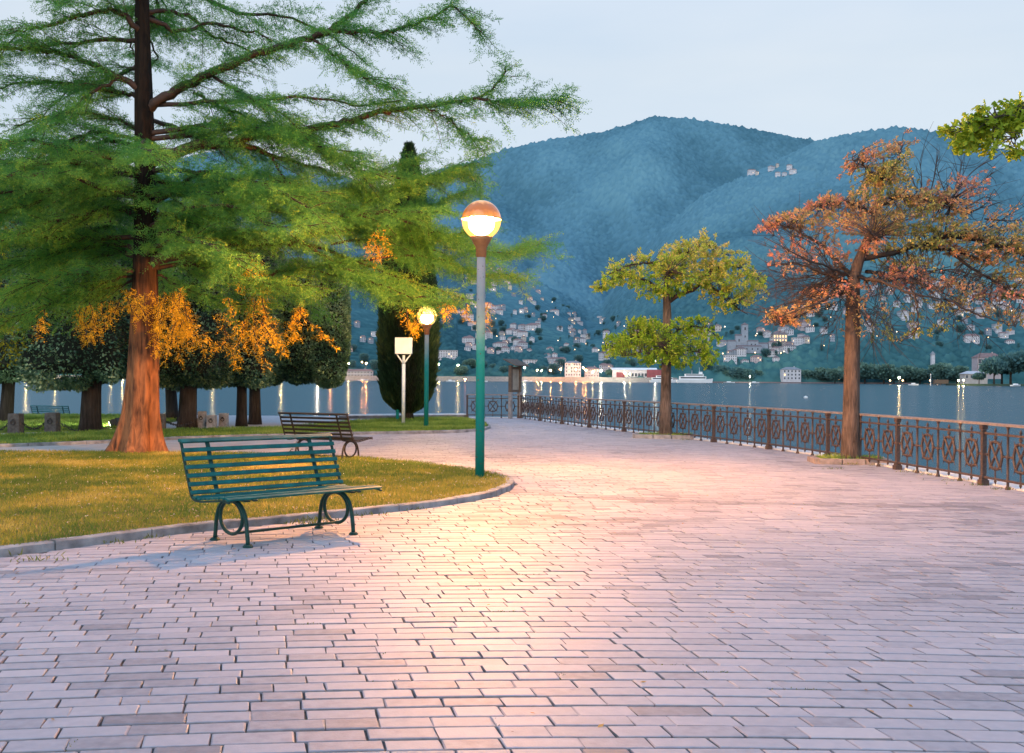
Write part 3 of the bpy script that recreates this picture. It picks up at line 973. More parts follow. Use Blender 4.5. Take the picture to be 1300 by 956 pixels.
big_house('point_house', 'pink house with broad tiled roof behind the trees of the headland', 'house', 1253, 474, 27, 14, 17, 5, 2, 5, 'wall_pink', 'roof_red', Y=1150, lit=.02)
big_house('point_pavilion', 'low pale pavilion roof by the headland shore', 'pavilion', 1236, 482, 24, 12, 6, 3, 1, 5, 'wall_cream', 'wall_pale', Y=1120, lit=.05)

# castle-like church on the hamlet slope
p, Y = hit(945, 446)
t = thing('hillside_church', 'pale stone church with a tall square tower above the hamlet between the oaks', 'church', tuple(p))
t.scale = (.8, .8, .72)
mb = MB(); mb.box((0, 0, 24), (11, 11, 60)); mb.build('tower', M['wall_grey'], t)
mb = MB(); mb.box((-11, 0, 14), (12, 10, 36)); mb.box((-24, 0, 7), (15, 12, 26)); mb.box((14, -2, 8), (20, 14, 24)); mb.box((32, -2, 5), (20, 12, 20)); mb.box((5, -14, 2), (44, 14, 14)); mb.build('wall', M['wall_grey'], t)
mb = MB()
mb.add([(-6.3, -6.3, 54), (6.3, -6.3, 54), (6.3, 6.3, 54), (-6.3, 6.3, 54), (0, 0, 59)], [(0, 1, 4), (1, 2, 4), (2, 3, 4), (3, 0, 4), (0, 3, 2, 1)])
mb.build('roof', M['roof_brown'], t)
for (x, y, w, d_, h) in [(-11, 0, 13, 11, 32.02), (-24, 0, 16, 13, 20.02), (14, -2, 21, 15, 20.02), (32, -2, 21, 13, 15.02), (5, -14, 45, 15, 9.02)]:
    mb = MB(); mb.add([(x - w / 2, y - d_ / 2, h), (x + w / 2, y - d_ / 2, h), (x + w / 2, y + d_ / 2, h), (x - w / 2, y + d_ / 2, h), (x - w / 2, y, h + 3), (x + w / 2, y, h + 3)], [(0, 1, 5, 4), (2, 3, 4, 5), (1, 2, 5), (3, 0, 4), (0, 3, 2, 1)])
    mb.build('roof', M['roof_brown'], t)
for (x, y, z, w, h) in [(0, -5.6, 46, 3, 6), (0, -5.6, 30, 2, 4), (-11, -5.1, 22, 2.4, 5), (11, -9.1, 13, 2.4, 4), (18, -9.1, 13, 2.4, 4), (-12, -21.1, 4, 2, 4), (0, -21.1, 4, 2, 4), (10, -21.1, 4, 2, 4), (20, -21.1, 4, 2, 4)]:
    mb = MB(); mb.box((x, y, z), (w, .2, h)); mb.build('window', M['win_dark'], t)

# white hall with the red gable on the waterfront
p = P3(810, 480.5, 1500)
t = thing('waterfront_hall', 'long white waterfront hall with dark red end block behind the oak trunk', 'hall', tuple(p))
mb = MB(); mb.box((-6, 0, 5), (62, 20, 14)); mb.build('wall', M['wall_pale'], t)
mb = MB(); mb.add([(-38, -11, 12), (26, -11, 12), (26, 11, 12), (-38, 11, 12), (-38, 0, 15), (26, 0, 15)], [(0, 1, 5, 4), (2, 3, 4, 5), (1, 2, 5), (3, 0, 4), (0, 3, 2, 1)]); mb.build('roof', M['white_paint'], t)
mb = MB(); mb.box((22, -11, 6), (22, 6, 13)); mb.build('red_block', M['hall_red'], t)
mb = MB(); mb.box((-26, -11.5, 4), (11, 4, 9)); mb.build('red_porch', M['hall_red'], t)
for i in range(7):
    mb = MB(); mb.box((-18 + i * 4.6, -10.1, 5), (3.2, .3, 4.5)); mb.build('window', [M['win_dark'], M['win_lit']][i == 0], t)


# boats: local x = forward
def ferry(px, py, Y, L, label):
    p = P3(px, py, Y)
    t = thing('ferry_boat', label, 'ferry', (p[0], p[1], ZL), 0.06)
    h = L / 12
    mb = MB()
    n = 14
    ring = []
    for i in range(n + 1):
        f = i / n; x = (f - .5) * L
        ring.append((x, L * .075 * min(1, (1 - f) * 3.5) ** .6 + .05, h * (.9 + .5 * f ** 3)))
    vs = []
    for x, b, z in ring: vs += [(x, -b, z), (x, b, z), (x * .96, b * .7, -.4), (x * .96, -b * .7, -.4)]
    fs = [(0, 1, 2, 3)[::-1], tuple(n * 4 + k for k in range(4))]
    for i in range(n):
        for k in range(4): fs.append((i * 4 + k, i * 4 + (k + 1) % 4, i * 4 + 4 + (k + 1) % 4, i * 4 + 4 + k))
    mb.add(vs, fs); mb.build('hull', M['white_paint'], t)
    mb = MB(); mb.box((-L * .06, 0, h * 1.5), (L * .72, L * .12, h * 1.1)); mb.build('deck_house', M['white_paint'], t)
    mb = MB(); mb.box((-L * .06, -L * .0605, h * 1.62), (L * .68, .1, h * .45)); mb.build('window_strip', M['win_dark'], t)
    mb = MB(); mb.box((-L * .02, 0, h * 2.45), (L * .50, L * .10, h * .8)); mb.build('upper_deck', M['white_paint'], t)
    mb = MB(); mb.box((-L * .02, -L * .0505, h * 2.5), (L * .46, .1, h * .35)); mb.build('window_strip', M['win_dark'], t)
    mb = MB(); mb.box((L * .16, 0, h * 3.2), (L * .09, L * .07, h * .75), taper=.9); mb.build('wheelhouse', M['white_paint'], t)
    mb = MB(); mb.lathe([(L * .014, h * 2.8), (L * .014, h * 4.0), (L * .010, h * 4.0)], (-L * .08, 0, 0), 10); mb.build('funnel', M['roof_grey'], t)
    mb = MB(); mb.tube([(L * .13, 0, h * 3.4), (L * .12, 0, h * 5)], .15, 6); mb.build('mast', M['white_paint'], t)


ferry(882, 483.0, 1440, 50, 'white two decked ferry moored between the oak trunk and the lakeside villa')
ferry(843, 483.0, 1455, 40, 'white ferry moored in front of the red block of the hall')


def small_boat(px, py, L, label, Y, rz=0.0):
    p = P3(px, py, Y)
    t = thing('motor_boat', label, 'boat', (p[0], p[1], ZL), rz)
    mb = MB(); n = 8; vs, fs = [], []
    for i in range(n + 1):
        f = i / n; x = (f - .5) * L; b = L * .16 * min(1, (1 - f) * 2.6) ** .7 + .03
        vs += [(x, -b, .9 + f * .5), (x, b, .9 + f * .5), (x, b * .6, -.2), (x, -b * .6, -.2)]
    fs = [(3, 2, 1, 0), tuple(n * 4 + k for k in range(4))]
    for i in range(n):
        for k in range(4): fs.append((i * 4 + k, i * 4 + (k + 1) % 4, i * 4 + 4 + (k + 1) % 4, i * 4 + 4 + k))
    mb.add(vs, fs); mb.build('hull', M['white_paint'], t)
    mb = MB(); mb.box((-L * .05, 0, 1.5), (L * .4, L * .2, 1.3), taper=.8); mb.build('cabin', M['white_paint'], t)


small_boat(572, 482.2, 10, 'small white motor boat moored between the column cypress and the tall lamp pole', 1180)
small_boat(614, 482.8, 9, 'small white motor boat moored between the tall lamp pole and the information board', 1180, .2)
small_boat(668, 482.6, 16, 'long white motor boat moored below the quay wall by the information board', 1440)
small_boat(461, 481.6, 14, 'white motor boat off the low lakeside building between clipped trees and column cypress', 1400)
small_boat(926, 485.2, 15, 'white motor boat moored close to the stern of the two decked ferry', 1440)
small_boat(958, 485.4, 13, 'white motor boat moored midway between the ferry and the pink lakeside villa', 1440, .1)
a = G(1023, 505.5, ZL)
t = thing('mooring_float', 'tiny white float drifting on the open lake beside the red oak trunk', 'float', tuple(a))
mb = MB(); mb.lathe([(0, -.1), (.32, .0), (.40, .15), (.30, .30), (.05, .36)], n=14); mb.build('body', M['white_paint'], t, smooth=True)
mb = MB(); mb.tube([(0, 0, .34), (0, 0, .52)], .04, 6); mb.build('eye', M['white_paint'], t)

# quay wall of the far shore
def far_strip(name, pxs, y0, y1, Y, mt, depth=8):
    mb = MB(); vs, fs = [], []
    for x in pxs:
        a, b = P3(x, y0(x) if callable(y0) else y0, Y), P3(x, y1(x) if callable(y1) else y1, Y)
        vs += [(a[0], a[1], ZL - 1), (b[0], b[1], b[2]), (b[0], b[1] + depth, b[2]), (a[0], a[1] + depth, ZL - 1)]
    n = len(pxs)
    for i in range(n - 1):
        for k in range(4): fs.append((i * 4 + k, i * 4 + (k + 1) % 4, i * 4 + 4 + (k + 1) % 4, i * 4 + 4 + k))
    fs += [(0, 1, 2, 3), tuple((n - 1) * 4 + k for k in range(4))]
    mb.add(vs, fs)
    return tag(mb.build(name, mt), kind='structure')


far_strip('quay_wall', list(range(420, 880, 20)), 484, lambda x: yhor(x) - 3.3, 1470, M['quay'])
far_strip('shore_bank', list(range(880, 1180, 20)), 487, lambda x: yhor(x) + 1.2, 1468, M['roof_brown'], 14)
far_strip('quay_wall', list(range(-700, 420, 40)), 484, lambda x: yhor(x) - 1.5, 1472, M['quay'])

# headland coming in from the right, with its jetty
hd = [P3(x, 487, 1)[0] for x in (1215, 1700)]
mb = MB(); mb.prism([(hd[0] * 950, 950), (hd[1] * 900, 880), (hd[1] * 1300, 1300), (hd[0] * 1300, 1180), (hd[0] * 960, 985)], ZL - 1, ZL + 1.6)
tag(mb.build('headland_terrain', M['headland']), kind='structure')
a = P3(1175, 487, 985)
t = thing('boat_jetty', 'dark wooden jetty on posts reaching out from the headland', 'jetty', (a[0], a[1], ZL))
mb = MB(); mb.box((16, 0, 1.5), (34, 4, .4)); mb.build('deck', M['wood'], t)
mb = MB(); mb.box((14, 0, 3.6), (13, 4, 3.4)); mb.build('hut', M['wood'], t)
for i in range(6):
    mb = MB(); mb.box((1 + i * 6, -1.8, .6), (.5, .5, 2.4)); mb.build('post', M['wood'], t)
a = P3(1181.5, 487, 900)
t = thing('harbour_pole', 'thin white pole standing in the water near the headland jetty', 'pole', (a[0], a[1], ZL))
mb = MB(); mb.tube([(0, 0, -.5), (0, 0, 9)], [.34, .22], 8); mb.build('shaft', M['white_paint'], t)
mb = MB(); mb.lathe([(.5, 9), (.55, 9.6), (.2, 10)], n=8); mb.build('cap', M['white_paint'], t)
small_boat(1160, 487.6, 9, 'low dark boat lying off the end of the headland jetty', 960, .1)
small_boat(1290, 489.3, 12, 'white motor boat drawn up on the headland shore', 925, .5)
p, Y = hit(1184, 468)
t = thing('shore_tower', 'slim white tower rising from the trees behind the star bright lamp', 'tower', (p[0], p[1], p[2]))
mb = MB(); mb.box((0, 0, 8), (5, 5, 24), taper=.9); mb.build('shaft', M['wall_pale'], t)
mb = MB(); mb.add([(-3.2, -3.2, 20), (3.2, -3.2, 20), (3.2, 3.2, 20), (-3.2, 3.2, 20), (0, 0, 25)], [(0, 1, 4), (1, 2, 4), (2, 3, 4), (3, 0, 4), (0, 3, 2, 1)]); mb.build('roof', M['roof_grey'], t)


# ------------------------------------------------------------------ far trees
M['far_leaf'] = leaf_mat('far_tree_leaf', [(0, (.055, .14, .155)), (.5, (.10, .22, .22)), (1, (.17, .30, .25))], .35)  # blue distance haze put into the far leaf colours
M['far_leaf_pale'] = leaf_mat('far_willow_leaf', [(0, (.050, .120, .115)), (.5, (.115, .220, .185)), (1, (.20, .32, .23))], .25)


def far_tree_mesh(name, w, h, mt, n=900, lobes=7, trunk=.14, pine=False):
    nb_ = NB()
    cs = []
    for i in range(lobes):
        a = RNG.uniform(0, 6.28); rr = RNG.uniform(0, .52) * w / 2
        z = h * (RNG.uniform(.62, .8) if pine else RNG.uniform(.35, .78)); cs.append((rr * math.cos(a), rr * math.sin(a), z, RNG.uniform(.24, .40) * min(w, h)))
    for (x, y, z, r) in cs:
        k = n // lobes
        u = RNG.normal(size=(k, 3)); u /= np.linalg.norm(u, axis=1, keepdims=True)
        sq = np.array((1.15, 1.15, .55 if pine else .9))
        P_ = np.array((x, y, z)) + u * r * sq * RNG.uniform(.72, 1.08, (k, 1))
        P_[:, 2] = np.clip(P_[:, 2], h * .05, h)
        tone = np.clip(.35 + .35 * u[:, 2] + RNG.normal(0, .18, k), 0, 1)
        nb_.leaves(P_, u + RNG.normal(0, .7, (k, 3)), RNG.uniform(.07, .13, k) * w, .09 * w, tone)
    o = nb_.build('crown', mt)
    mb = MB(); mb.tube([(0, 0, -4), (0, 0, h * .5)], [w * .04, w * .02], 6)
    for (x, y, z, r) in cs[:3]: mb.tube([(0, 0, h * .3), (x * .6, y * .6, z * .8), (x, y, z)], [w * .025, w * .015, w * .008], 5)
    tr = mb.build('trunk', M['bark_dark'])
    return o, tr


fproto = {}


def far_tree(kind, pos, s, label, group, wide=1.0):
    if kind not in fproto:
        a = {'round': (18, 17, M['far_leaf'], 1300, 8), 'willow': (24, 17, M['far_leaf_pale'], 1600, 9), 'poplar': (8, 22, M['far_leaf'], 900, 7), 'pine': (24, 18, M['far_leaf'], 1500, 8)}[kind]
        cr, tr = far_tree_mesh(kind, *a, pine=kind == 'pine')
        t = thing('shore_tree', label, 'tree', (0, 0, 0), 0, group)
        cr.parent = t; tr.parent = t
        fproto[kind] = t
    else:
        t = copy_tree(fproto[kind])
        tag(t, label, 'tree', group)
    t.location = pos; t.scale = (s * wide, s * wide, s); t.rotation_euler = (0, 0, rh.uniform(0, 6.28))
    return t


for i in range(26):
    x = 906 + i * 9.0 + rh.uniform(-4, 4)
    if 984 < x < 1022: continue
    k = rh.choice(['round', 'willow', 'round', 'poplar'])
    Y = rh.uniform(1482, 1530)
    far_tree(k, (*P3(x, 480, Y)[:2], ZL + 1), rh.uniform(.85, 1.35), 'rounded dark green tree of the lakeside park around the pink villa', 'park trees around the lakeside villa')
for x, s in ((1098, 1.7), (1075, 1.4), (1122, 1.6), (1150, 1.5), (1045, 1.3), (1168, 1.3), (1195, 1.7), (1215, 1.5), (1135, 1.2), (1060, 1.2)):
    far_tree('willow', (*P3(x, 480, rh.uniform(1440, 1490))[:2], ZL + .5), s, 'broad pale green tree on the far shore behind the red oak trunk', 'pale shore trees behind the red oak')
for x, y in ((655, 478), (640, 476), (626, 472), (611, 470), (597, 470), (585, 478), (703, 475), (775, 479), (790, 478), (690, 474), (712, 468), (735, 462), (770, 468), (800, 468), (545, 472), (475, 470), (446, 468), (462, 460), (900, 470), (870, 470)):
    far_tree(rh.choice(['round', 'willow', 'round']), tuple(hit(x, y)[0]), rh.uniform(.6, 1.0), 'rounded tree standing above the quay wall of the far shore', 'trees above the far quay wall')
for i in range(130):
    z = rh.choice([0, 0, 0, 1, 3, 3, 5, 6, 6, 6, 2, 4]); poly = TOWN[z]
    x = rh.uniform(min(p[0] for p in poly), max(p[0] for p in poly)); y = rh.uniform(min(p[1] for p in poly), max(p[1] for p in poly))
    if y < sil(SIL_A, x) + 5: continue
    far_tree(rh.choice(['round', 'round', 'poplar']), tuple(hit(x, y)[0]), rh.uniform(.4, .75), 'small dark tree standing between the hillside houses across the lake', 'trees between the hillside houses')
for x, Y, s, w in ((1243, 960, .55, 1.0), (1262, 950, 1.25, .8), (1283, 960, 1.5, 1.0), (1303, 955, 1.6, 1.0), (1325, 960, 1.5, 1), (1272, 990, 1.3, 1.1)):
    far_tree('pine', (*P3(x, 480, Y)[:2], ZL + 1.5), s, 'dark spreading pine on the headland', 'dark pines on the headland', w)

# ------------------------------------------------------------------ far lamps
LC = {'yellow': ((1, .70, .27), 900), 'orange': ((1, .36, .08), 1000), 'white': ((1, .86, .62), 1500), 'red': ((1, .22, .10), 500), 'dim': ((1, .62, .30), 150), 'dimw': ((1, .78, .5), 150)}
for k, (c, s) in LC.items():
    M['lamp_' + k] = emit_mat('lamp_glow_' + k, c, s if not k.startswith('dim') else 9)
    if k.startswith('dim'): M['lamp_' + k].cycles.emission_sampling = 'NONE'
M['win_lit'].cycles.emission_sampling = 'NONE'
lproto = {}


def far_lamp(px, py, kind, Y=1452, r=.7, pole=6, label=None, group=None):
    p = P3(px, py, Y) if Y else hit(px, py)[0] + np.array((0, 0, 5.0))
    key = (kind, r)
    if key not in lproto:
        t = thing('quay_lamp', label, 'street lamp', (0, 0, 0), 0, group)
        bm = bmesh.new(); bmesh.ops.create_icosphere(bm, subdivisions=1, radius=r)
        me = bpy.data.meshes.new('bulb'); bm.to_mesh(me); bm.free(); me.materials.append(M['lamp_' + kind])
        o = bpy.data.objects.new('bulb', me); COL.objects.link(o); o.parent = t
        mb = MB(); mb.tube([(0, .2, -pole), (0, .2, -r)], .12, 5); mb.build('pole', M['roof_grey'], t)
        lproto[key] = t
    else:
        t = copy_tree(lproto[key]); tag(t, label, 'street lamp', group)
    t.location = tuple(p)
    return t


gl = 'lamps along the far quay'
for x, y, k, r in [(33, 463, 'yellow', 1.1), (70, 463, 'yellow', 1.0), (140.5, 463, 'yellow', .7), (155.5, 463, 'yellow', .8), (212, 463, 'yellow', .6), (248, 464, 'dim', 1.1), (270, 462, 'yellow', .8),
                   (356.5, 462, 'yellow', .9), (403, 462, 'white', 1.0), (419, 464, 'orange', .8), (330, 463, 'dim', .9), (442.5, 461, 'yellow', .8), (459.5, 459.5, 'orange', .6), (465, 461, 'orange', .8),
                   (557, 462, 'yellow', .8), (581.5, 463.5, 'yellow', .8), (666, 466.5, 'white', .8), (682, 470, 'orange', .9), (687.5, 470.5, 'yellow', .6), (699, 470, 'orange', .9), (712, 469, 'orange', .8),
                   (731, 469, 'orange', .7), (740.5, 467, 'orange', .7), (744, 470, 'orange', .8), (752.5, 472, 'yellow', .6), (763, 471, 'white', 1.05), (793, 473.5, 'white', .8), (799.5, 475, 'yellow', .6), (832, 458, 'white', .6),
                   (952, 478, 'white', .6), (1065, 481, 'dim', .9), (1217, 483, 'yellow', .6), (1223, 482.6, 'yellow', .6)]:
    far_lamp(x, y, k, 1450 if x < 1200 else 940, r, label='small glowing lamp on the far quay with a light streak on the water below', group=gl)
far_lamp(590.5, 481.5, 'red', 1300, .7, 3, label='red harbour light low over the water between column cypress and tall lamp pole', group=None)
far_lamp(1141.5, 479.5, 'yellow', 900, .75, 4, label='brightest yellow lamp on the shore between the red oak trunk and the headland', group=None)
for x in (1130, 1146, 1181, 1190):
    far_lamp(x, 483.0, 'dim', 1380, 1.1, 3, label='dim lamp on the far shore beside the star bright lamp', group='dim lamps beside the star bright lamp')
c = 0
while c < 78:
    zi = rh.choice([0, 0, 0, 1, 3, 3, 4, 5, 5, 6, 6, 6, 6, 2]); poly = TOWN[zi]
    x = rh.uniform(min(p[0] for p in poly), max(p[0] for p in poly)); y = rh.uniform(min(p[1] for p in poly), max(p[1] for p in poly))
    if not in_poly(np.array([x]), np.array([y]), poly)[0] or y < sil(SIL_A, x) + 4: continue
    far_lamp(x, y, rh.choice(['dim', 'dim', 'dimw']), None, rh.choice([.6, .8]), 6, label='tiny warm light among the hillside houses across the lake', group='lights among the hillside houses')
    c += 1
# ================================================================== TREES
def unit(v):
    v = np.asarray(v, float)
    return v / (np.linalg.norm(v, axis=-1, keepdims=True) + 1e-9)


# ------------------------------------------------------------------ the big bald cypress
BT = G(180, 577.5)
TZ = BT[1]


def cypress():
    t = thing('bald_cypress', 'large feathery green conifer with flared orange lit trunk standing on the lawn', 'tree')
    # trunk with buttressed foot
    prof = [(-.1, .62), (0, .56), (.12, .47), (.35, .40), (.8, .325), (1.5, .29), (2.3, .265), (3.5, .23), (5, .20), (7, .165), (9, .12), (11, .07), (12.2, .03)]
    n = 40
    V, F = [], []
    zs = np.concatenate([np.linspace(-.1, 2.4, 26), np.linspace(2.6, 12.2, 40)])
    for z in zs:
        r = np.interp(z, [p[0] for p in prof], [p[1] for p in prof])
        fl = max(0, 1 - z / 2.2) ** 1.5
        for k in range(n):
            a = 2 * math.pi * k / n
            rib = .30 * fl * (math.cos(a * 5 + .6) * .6 + math.cos(a * 8 + 2) * .4) + .05 * math.cos(a * 7 + z * .6) + .03 * math.sin(a * 3 - z)
            # straighter on the right, sweeping out to the left
            side = 1 - .06 * fl * math.cos(a)
            cx = -.03 * fl + .05 * math.sin(z * .5)
            V.append((BT[0] + cx + r * (1 + rib) * side * math.cos(a), BT[1] + r * (1 + rib) * math.sin(a), z))
    for i in range(len(zs) - 1):
        for k in range(n):
            l = (k + 1) % n
            F.append((i * n + k, i * n + l, i * n + n + l, i * n + n + k))
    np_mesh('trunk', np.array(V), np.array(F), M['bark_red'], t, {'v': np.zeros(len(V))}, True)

    limbs = []

    def traced(pts, z0, z1, r0, r1=.012, dens=1.0, lw=1.0):
        n_ = len(pts)
        w = [P3(x, y, z0 + (z1 - z0) * i / (n_ - 1)) for i, (x, y) in enumerate(pts)]
        limbs.append((smooth_path(w, max(10, n_ * 5)), r0, r1, dens, lw))
    Z = TZ
    traced([(186, 140), (200, 129), (240, 105), (267, 94), (332, 66), (398, 47), (421, 36), (458, 6), (480, -30)], Z, Z - .8, .10, .03)
    traced([(398, 47), (427, 39), (474, 41), (521, 33), (560, 15), (575, 8), (610, 40)], Z - .7, Z - 1.2, .05, .012, 1.2)
    traced([(267, 94), (314, 122), (361, 147), (398, 185)], Z - .2, Z - 1.2, .035)
    traced([(245, 118), (298, 143), (345, 160), (400, 172)], Z - .1, Z + .8, .03)
    traced([(188, 205), (204, 201), (251, 185), (298, 182), (314, 174), (380, 166), (443, 154), (483, 143), (537, 135), (600, 125), (631, 107), (643, 85)], Z, Z - 1.0, .12, .014, 1.1)
    traced([(600, 125), (653, 131), (690, 126), (714, 128)], Z - .95, Z - 1.1, .028, .008, 1.5)
    traced([(537, 135), (570, 150), (600, 175), (620, 180)], Z - .9, Z - .6, .02, .008, 1.0)
    traced([(298, 182), (348, 198), (398, 213), (430, 226)], Z - .3, Z + .5, .06, .02)
    traced([(345, 199), (355, 218), (364, 234)], Z - .3, Z - .3, .03, .015, .6)
    traced([(380, 169), (411, 188), (449, 213), (480, 222)], Z - .6, Z - 1.2, .03)
    traced([(399, 52), (430, 72), (468, 100), (500, 112)], Z - .7, Z - 1.4, .03, .01, 1.1)
    traced([(188, 345), (207, 327), (260, 312), (300, 307), (381, 305), (418, 282), (484, 269), (560, 268)], Z, Z - .9, .12, .02, 1.4)
    traced([(190, 342), (267, 334), (317, 351), (381, 341), (470, 330)], Z, Z + 1.2, .05, .02, 1.3)
    traced([(381, 305), (408, 324), (468, 354), (515, 374), (540, 378)], Z - .4, Z - .4, .04, .01, 1.1)
    traced([(418, 282), (480, 250), (540, 225), (605, 222)], Z - .4, Z + .6, .03, .01, 1.6)
    traced([(484, 269), (540, 290), (620, 320), (690, 312)], Z - .5, Z + 1.5, .03, .008, 1.5)
    traced([(470, 330), (540, 325), (600, 345), (660, 352)], Z, Z + 1.8, .03, .008, 1.5)
    traced([(381, 341), (450, 355), (520, 378), (575, 385)], Z + .6, Z + 2.0, .03, .008, 1.2)
    traced([(330, 300), (420, 255), (520, 235), (600, 205)], Z + .3, Z + .2, .03, .008, 1.5)
    traced([(400, 300), (470, 285), (540, 262), (600, 240)], Z + .5, Z + 1.6, .03, .008, 1.5)
    traced([(420, 310), (500, 300), (560, 300), (620, 290)], Z + .2, Z + 1.0, .03, .008, 1.5)
    traced([(380, 280), (440, 240), (490, 215), (535, 200)], Z - .2, Z + .6, .03, .008, 1.4)
    traced([(230, 330), (290, 350), (345, 360), (400, 362)], Z + .2, Z - 1.2, .03, .008, .8)
    traced([(200, 300), (260, 270), (330, 250), (400, 245)], Z - .2, Z - 1.6, .04, .008, 1.3)
    traced([(200, 250), (260, 240), (330, 225), (390, 240)], Z + .2, Z + 1.6, .04, .008, 1.2)
    traced([(184, 345), (120, 362), (60, 388), (0, 408), (-40, 412)], Z, Z - .5, .035, .008, 1.4)
    traced([(184, 350), (110, 378), (50, 372), (-20, 385)], Z, Z + .7, .03, .008, 1.3)
    traced([(186, 345), (235, 366), (290, 384), (335, 386)], Z, Z + .6, .03, .008, .8)
    # to the left
    traced([(178, 42), (174, 34), (157, 19), (135, 13), (94, 22), (63, 31), (0, 45)], Z, Z - .8, .06)
    traced([(180, 118), (174, 111), (138, 92), (94, 72), (47, 63), (0, 63), (-60, 70)], Z, Z - .6, .07)
    traced([(180, 130), (174, 122), (135, 115), (107, 108), (47, 104), (-10, 112)], Z, Z + .7, .05)
    traced([(150, 100), (116, 119), (78, 150), (47, 166), (0, 190), (-60, 200)], Z - .2, Z - 1.2, .035)
    traced([(180, 170), (174, 163), (138, 149), (78, 144), (20, 160)], Z, Z + .9, .04)
    traced([(182, 178), (135, 169), (107, 171), (56, 194), (25, 218), (-20, 235)], Z, Z - .9, .04)
    traced([(184, 200), (137, 194), (85, 193), (30, 215), (-30, 220)], Z, Z + .6, .04)
    traced([(182, 262), (174, 251), (152, 240), (110, 235), (30, 262), (-40, 280)], Z, Z - .8, .05, .012, 1.3)
    traced([(182, 285), (152, 262), (140, 262), (116, 270), (41, 290), (-30, 320)], Z, Z - 1.2, .05, .012, 1.3)
    traced([(184, 320), (130, 310), (60, 325), (-30, 350)], Z, Z + .8, .05, .012, 1.4)
    traced([(184, 345), (140, 345), (80, 350), (10, 372)], Z, Z - 1.0, .045, .012, 1.2)
    # unseen limbs reaching toward and away from the viewer, and the upper tiers
    r = np.random.default_rng(5)
    for i in range(42):
        low = i < 26
        z0 = r.uniform(3.7, 6.2) if low else r.uniform(6.2, 10.5)
        a = r.uniform(0, 2 * math.pi) if not low else (r.uniform(-.9, .75) + (math.pi if i % 2 else 0))
        if low and i % 5 == 0: a = r.choice([-1.3, 1.35]) + r.normal(0, .25)
        L = (r.uniform(3.6, 6.4) if low else r.uniform(2.6, 5.2) * (1.25 - (z0 - 6) * .1))
        rt = -1 < a < .8 and low
        if a < -.25 and a > -1.7: L = min(L, 4.6)
        d = np.array((math.cos(a), math.sin(a), 0))
        rise = r.uniform(.05, .22)
        pts = [np.array((BT[0], BT[1], z0)) + d * L * s + np.array((0, 0, L * (rise * s - (.30 if low else .16) * s * s))) + r.normal(0, .10, 3) * (s > 0) for s in np.linspace(0, 1, 6)]
        limbs.append((smooth_path(pts, 22), .055 if low else .05, .01, (.85 if math.sin(a) < .2 else 1.0) if low else .6, 1.0))
    wood, crown, lamplit = [], NB(), NB()
    for P_, r0, r1, dens, lw in limbs:
        k = len(P_)
        P_ = P_ + np.vstack([np.zeros((1, 3)), r.normal(0, .018, (k - 1, 3))])
        wood.append((P_, np.linspace(r0, r1, k)))
        seg = np.linalg.norm(np.diff(P_, axis=0), axis=1); cum = np.concatenate([[0], np.cumsum(seg)]); T = cum[-1]
        nbr = int(T / .070 * dens)
        for b in range(nbr):
            s = T * min(.999, (.10 + .90 * (b + r.random()) / nbr))
            i = min(np.searchsorted(cum, s, side='right') - 1, k - 2)
            base = P_[i] + (P_[i + 1] - P_[i]) * ((s - cum[i]) / max(seg[i], 1e-6))
            tan = unit(P_[min(i + 1, k - 1)] - P_[max(i - 1, 0)])
            side = unit(np.cross(tan, (0, 0, 1.0))) * (1 if b % 2 else -1)
            f = s / T
            Lb = r.uniform(.35, 1.05) * (1.15 - .55 * f)
            dirn = unit(tan * r.uniform(.35, .9) + side * r.uniform(.3, 1.0) + np.array((0, 0, r.normal(.02, .22))))
            m = max(4, int(Lb / .055))
            u = np.linspace(0, 1, m)
            droop = r.uniform(.05, .30)
            Q = base + dirn * (u * Lb)[:, None] + np.array((0, 0, -1.0)) * (droop * Lb * u ** 2)[:, None] + np.cumsum(r.normal(0, .010, (m, 3)), 0)
            if b % 2 == 0: wood.append((Q[::max(1, m // 4)], np.linspace(.009, .003, len(Q[::max(1, m // 4)]))))
            # feathered twigs: many fine leaflets
            tg = unit(np.gradient(Q, axis=0))
            kk = 3
            Pq = np.repeat(Q, kk, 0) + r.normal(0, .03, (m * kk, 3)); Tq = np.repeat(tg, kk, 0)
            sd = unit(np.cross(Tq, (0, 0, 1.0))) * np.where(np.arange(m * kk) % 2, 1, -1)[:, None]
            Dq = unit(Tq * r.uniform(.3, .9, (m * kk, 1)) + sd * r.uniform(.4, 1, (m * kk, 1)) + r.normal(0, .28, (m * kk, 3)) + np.array((0, 0, -.10)))
            Lt = r.uniform(.08, .20, m * kk)
            # each twig = 7 leaflets along it
            q = 7
            w = np.linspace(.15, 1.0, q)
            Pl = (Pq[:, None, :] + Dq[:, None, :] * (Lt[:, None] * w)[..., None]).reshape(-1, 3)
            s2 = unit(np.cross(Dq, r.normal(size=Dq.shape)))
            Dl = (Dq[:, None, :] * .75 + s2[:, None, :] * np.where(np.arange(q) % 2, 1, -1)[None, :, None] * .8).reshape(-1, 3)
            nl = len(Pl)
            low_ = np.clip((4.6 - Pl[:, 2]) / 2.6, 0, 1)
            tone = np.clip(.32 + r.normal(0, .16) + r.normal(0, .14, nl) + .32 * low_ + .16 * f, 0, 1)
            crown.leaves(Pl, Dl, r.uniform(.035, .068, nl), .0125, tone)
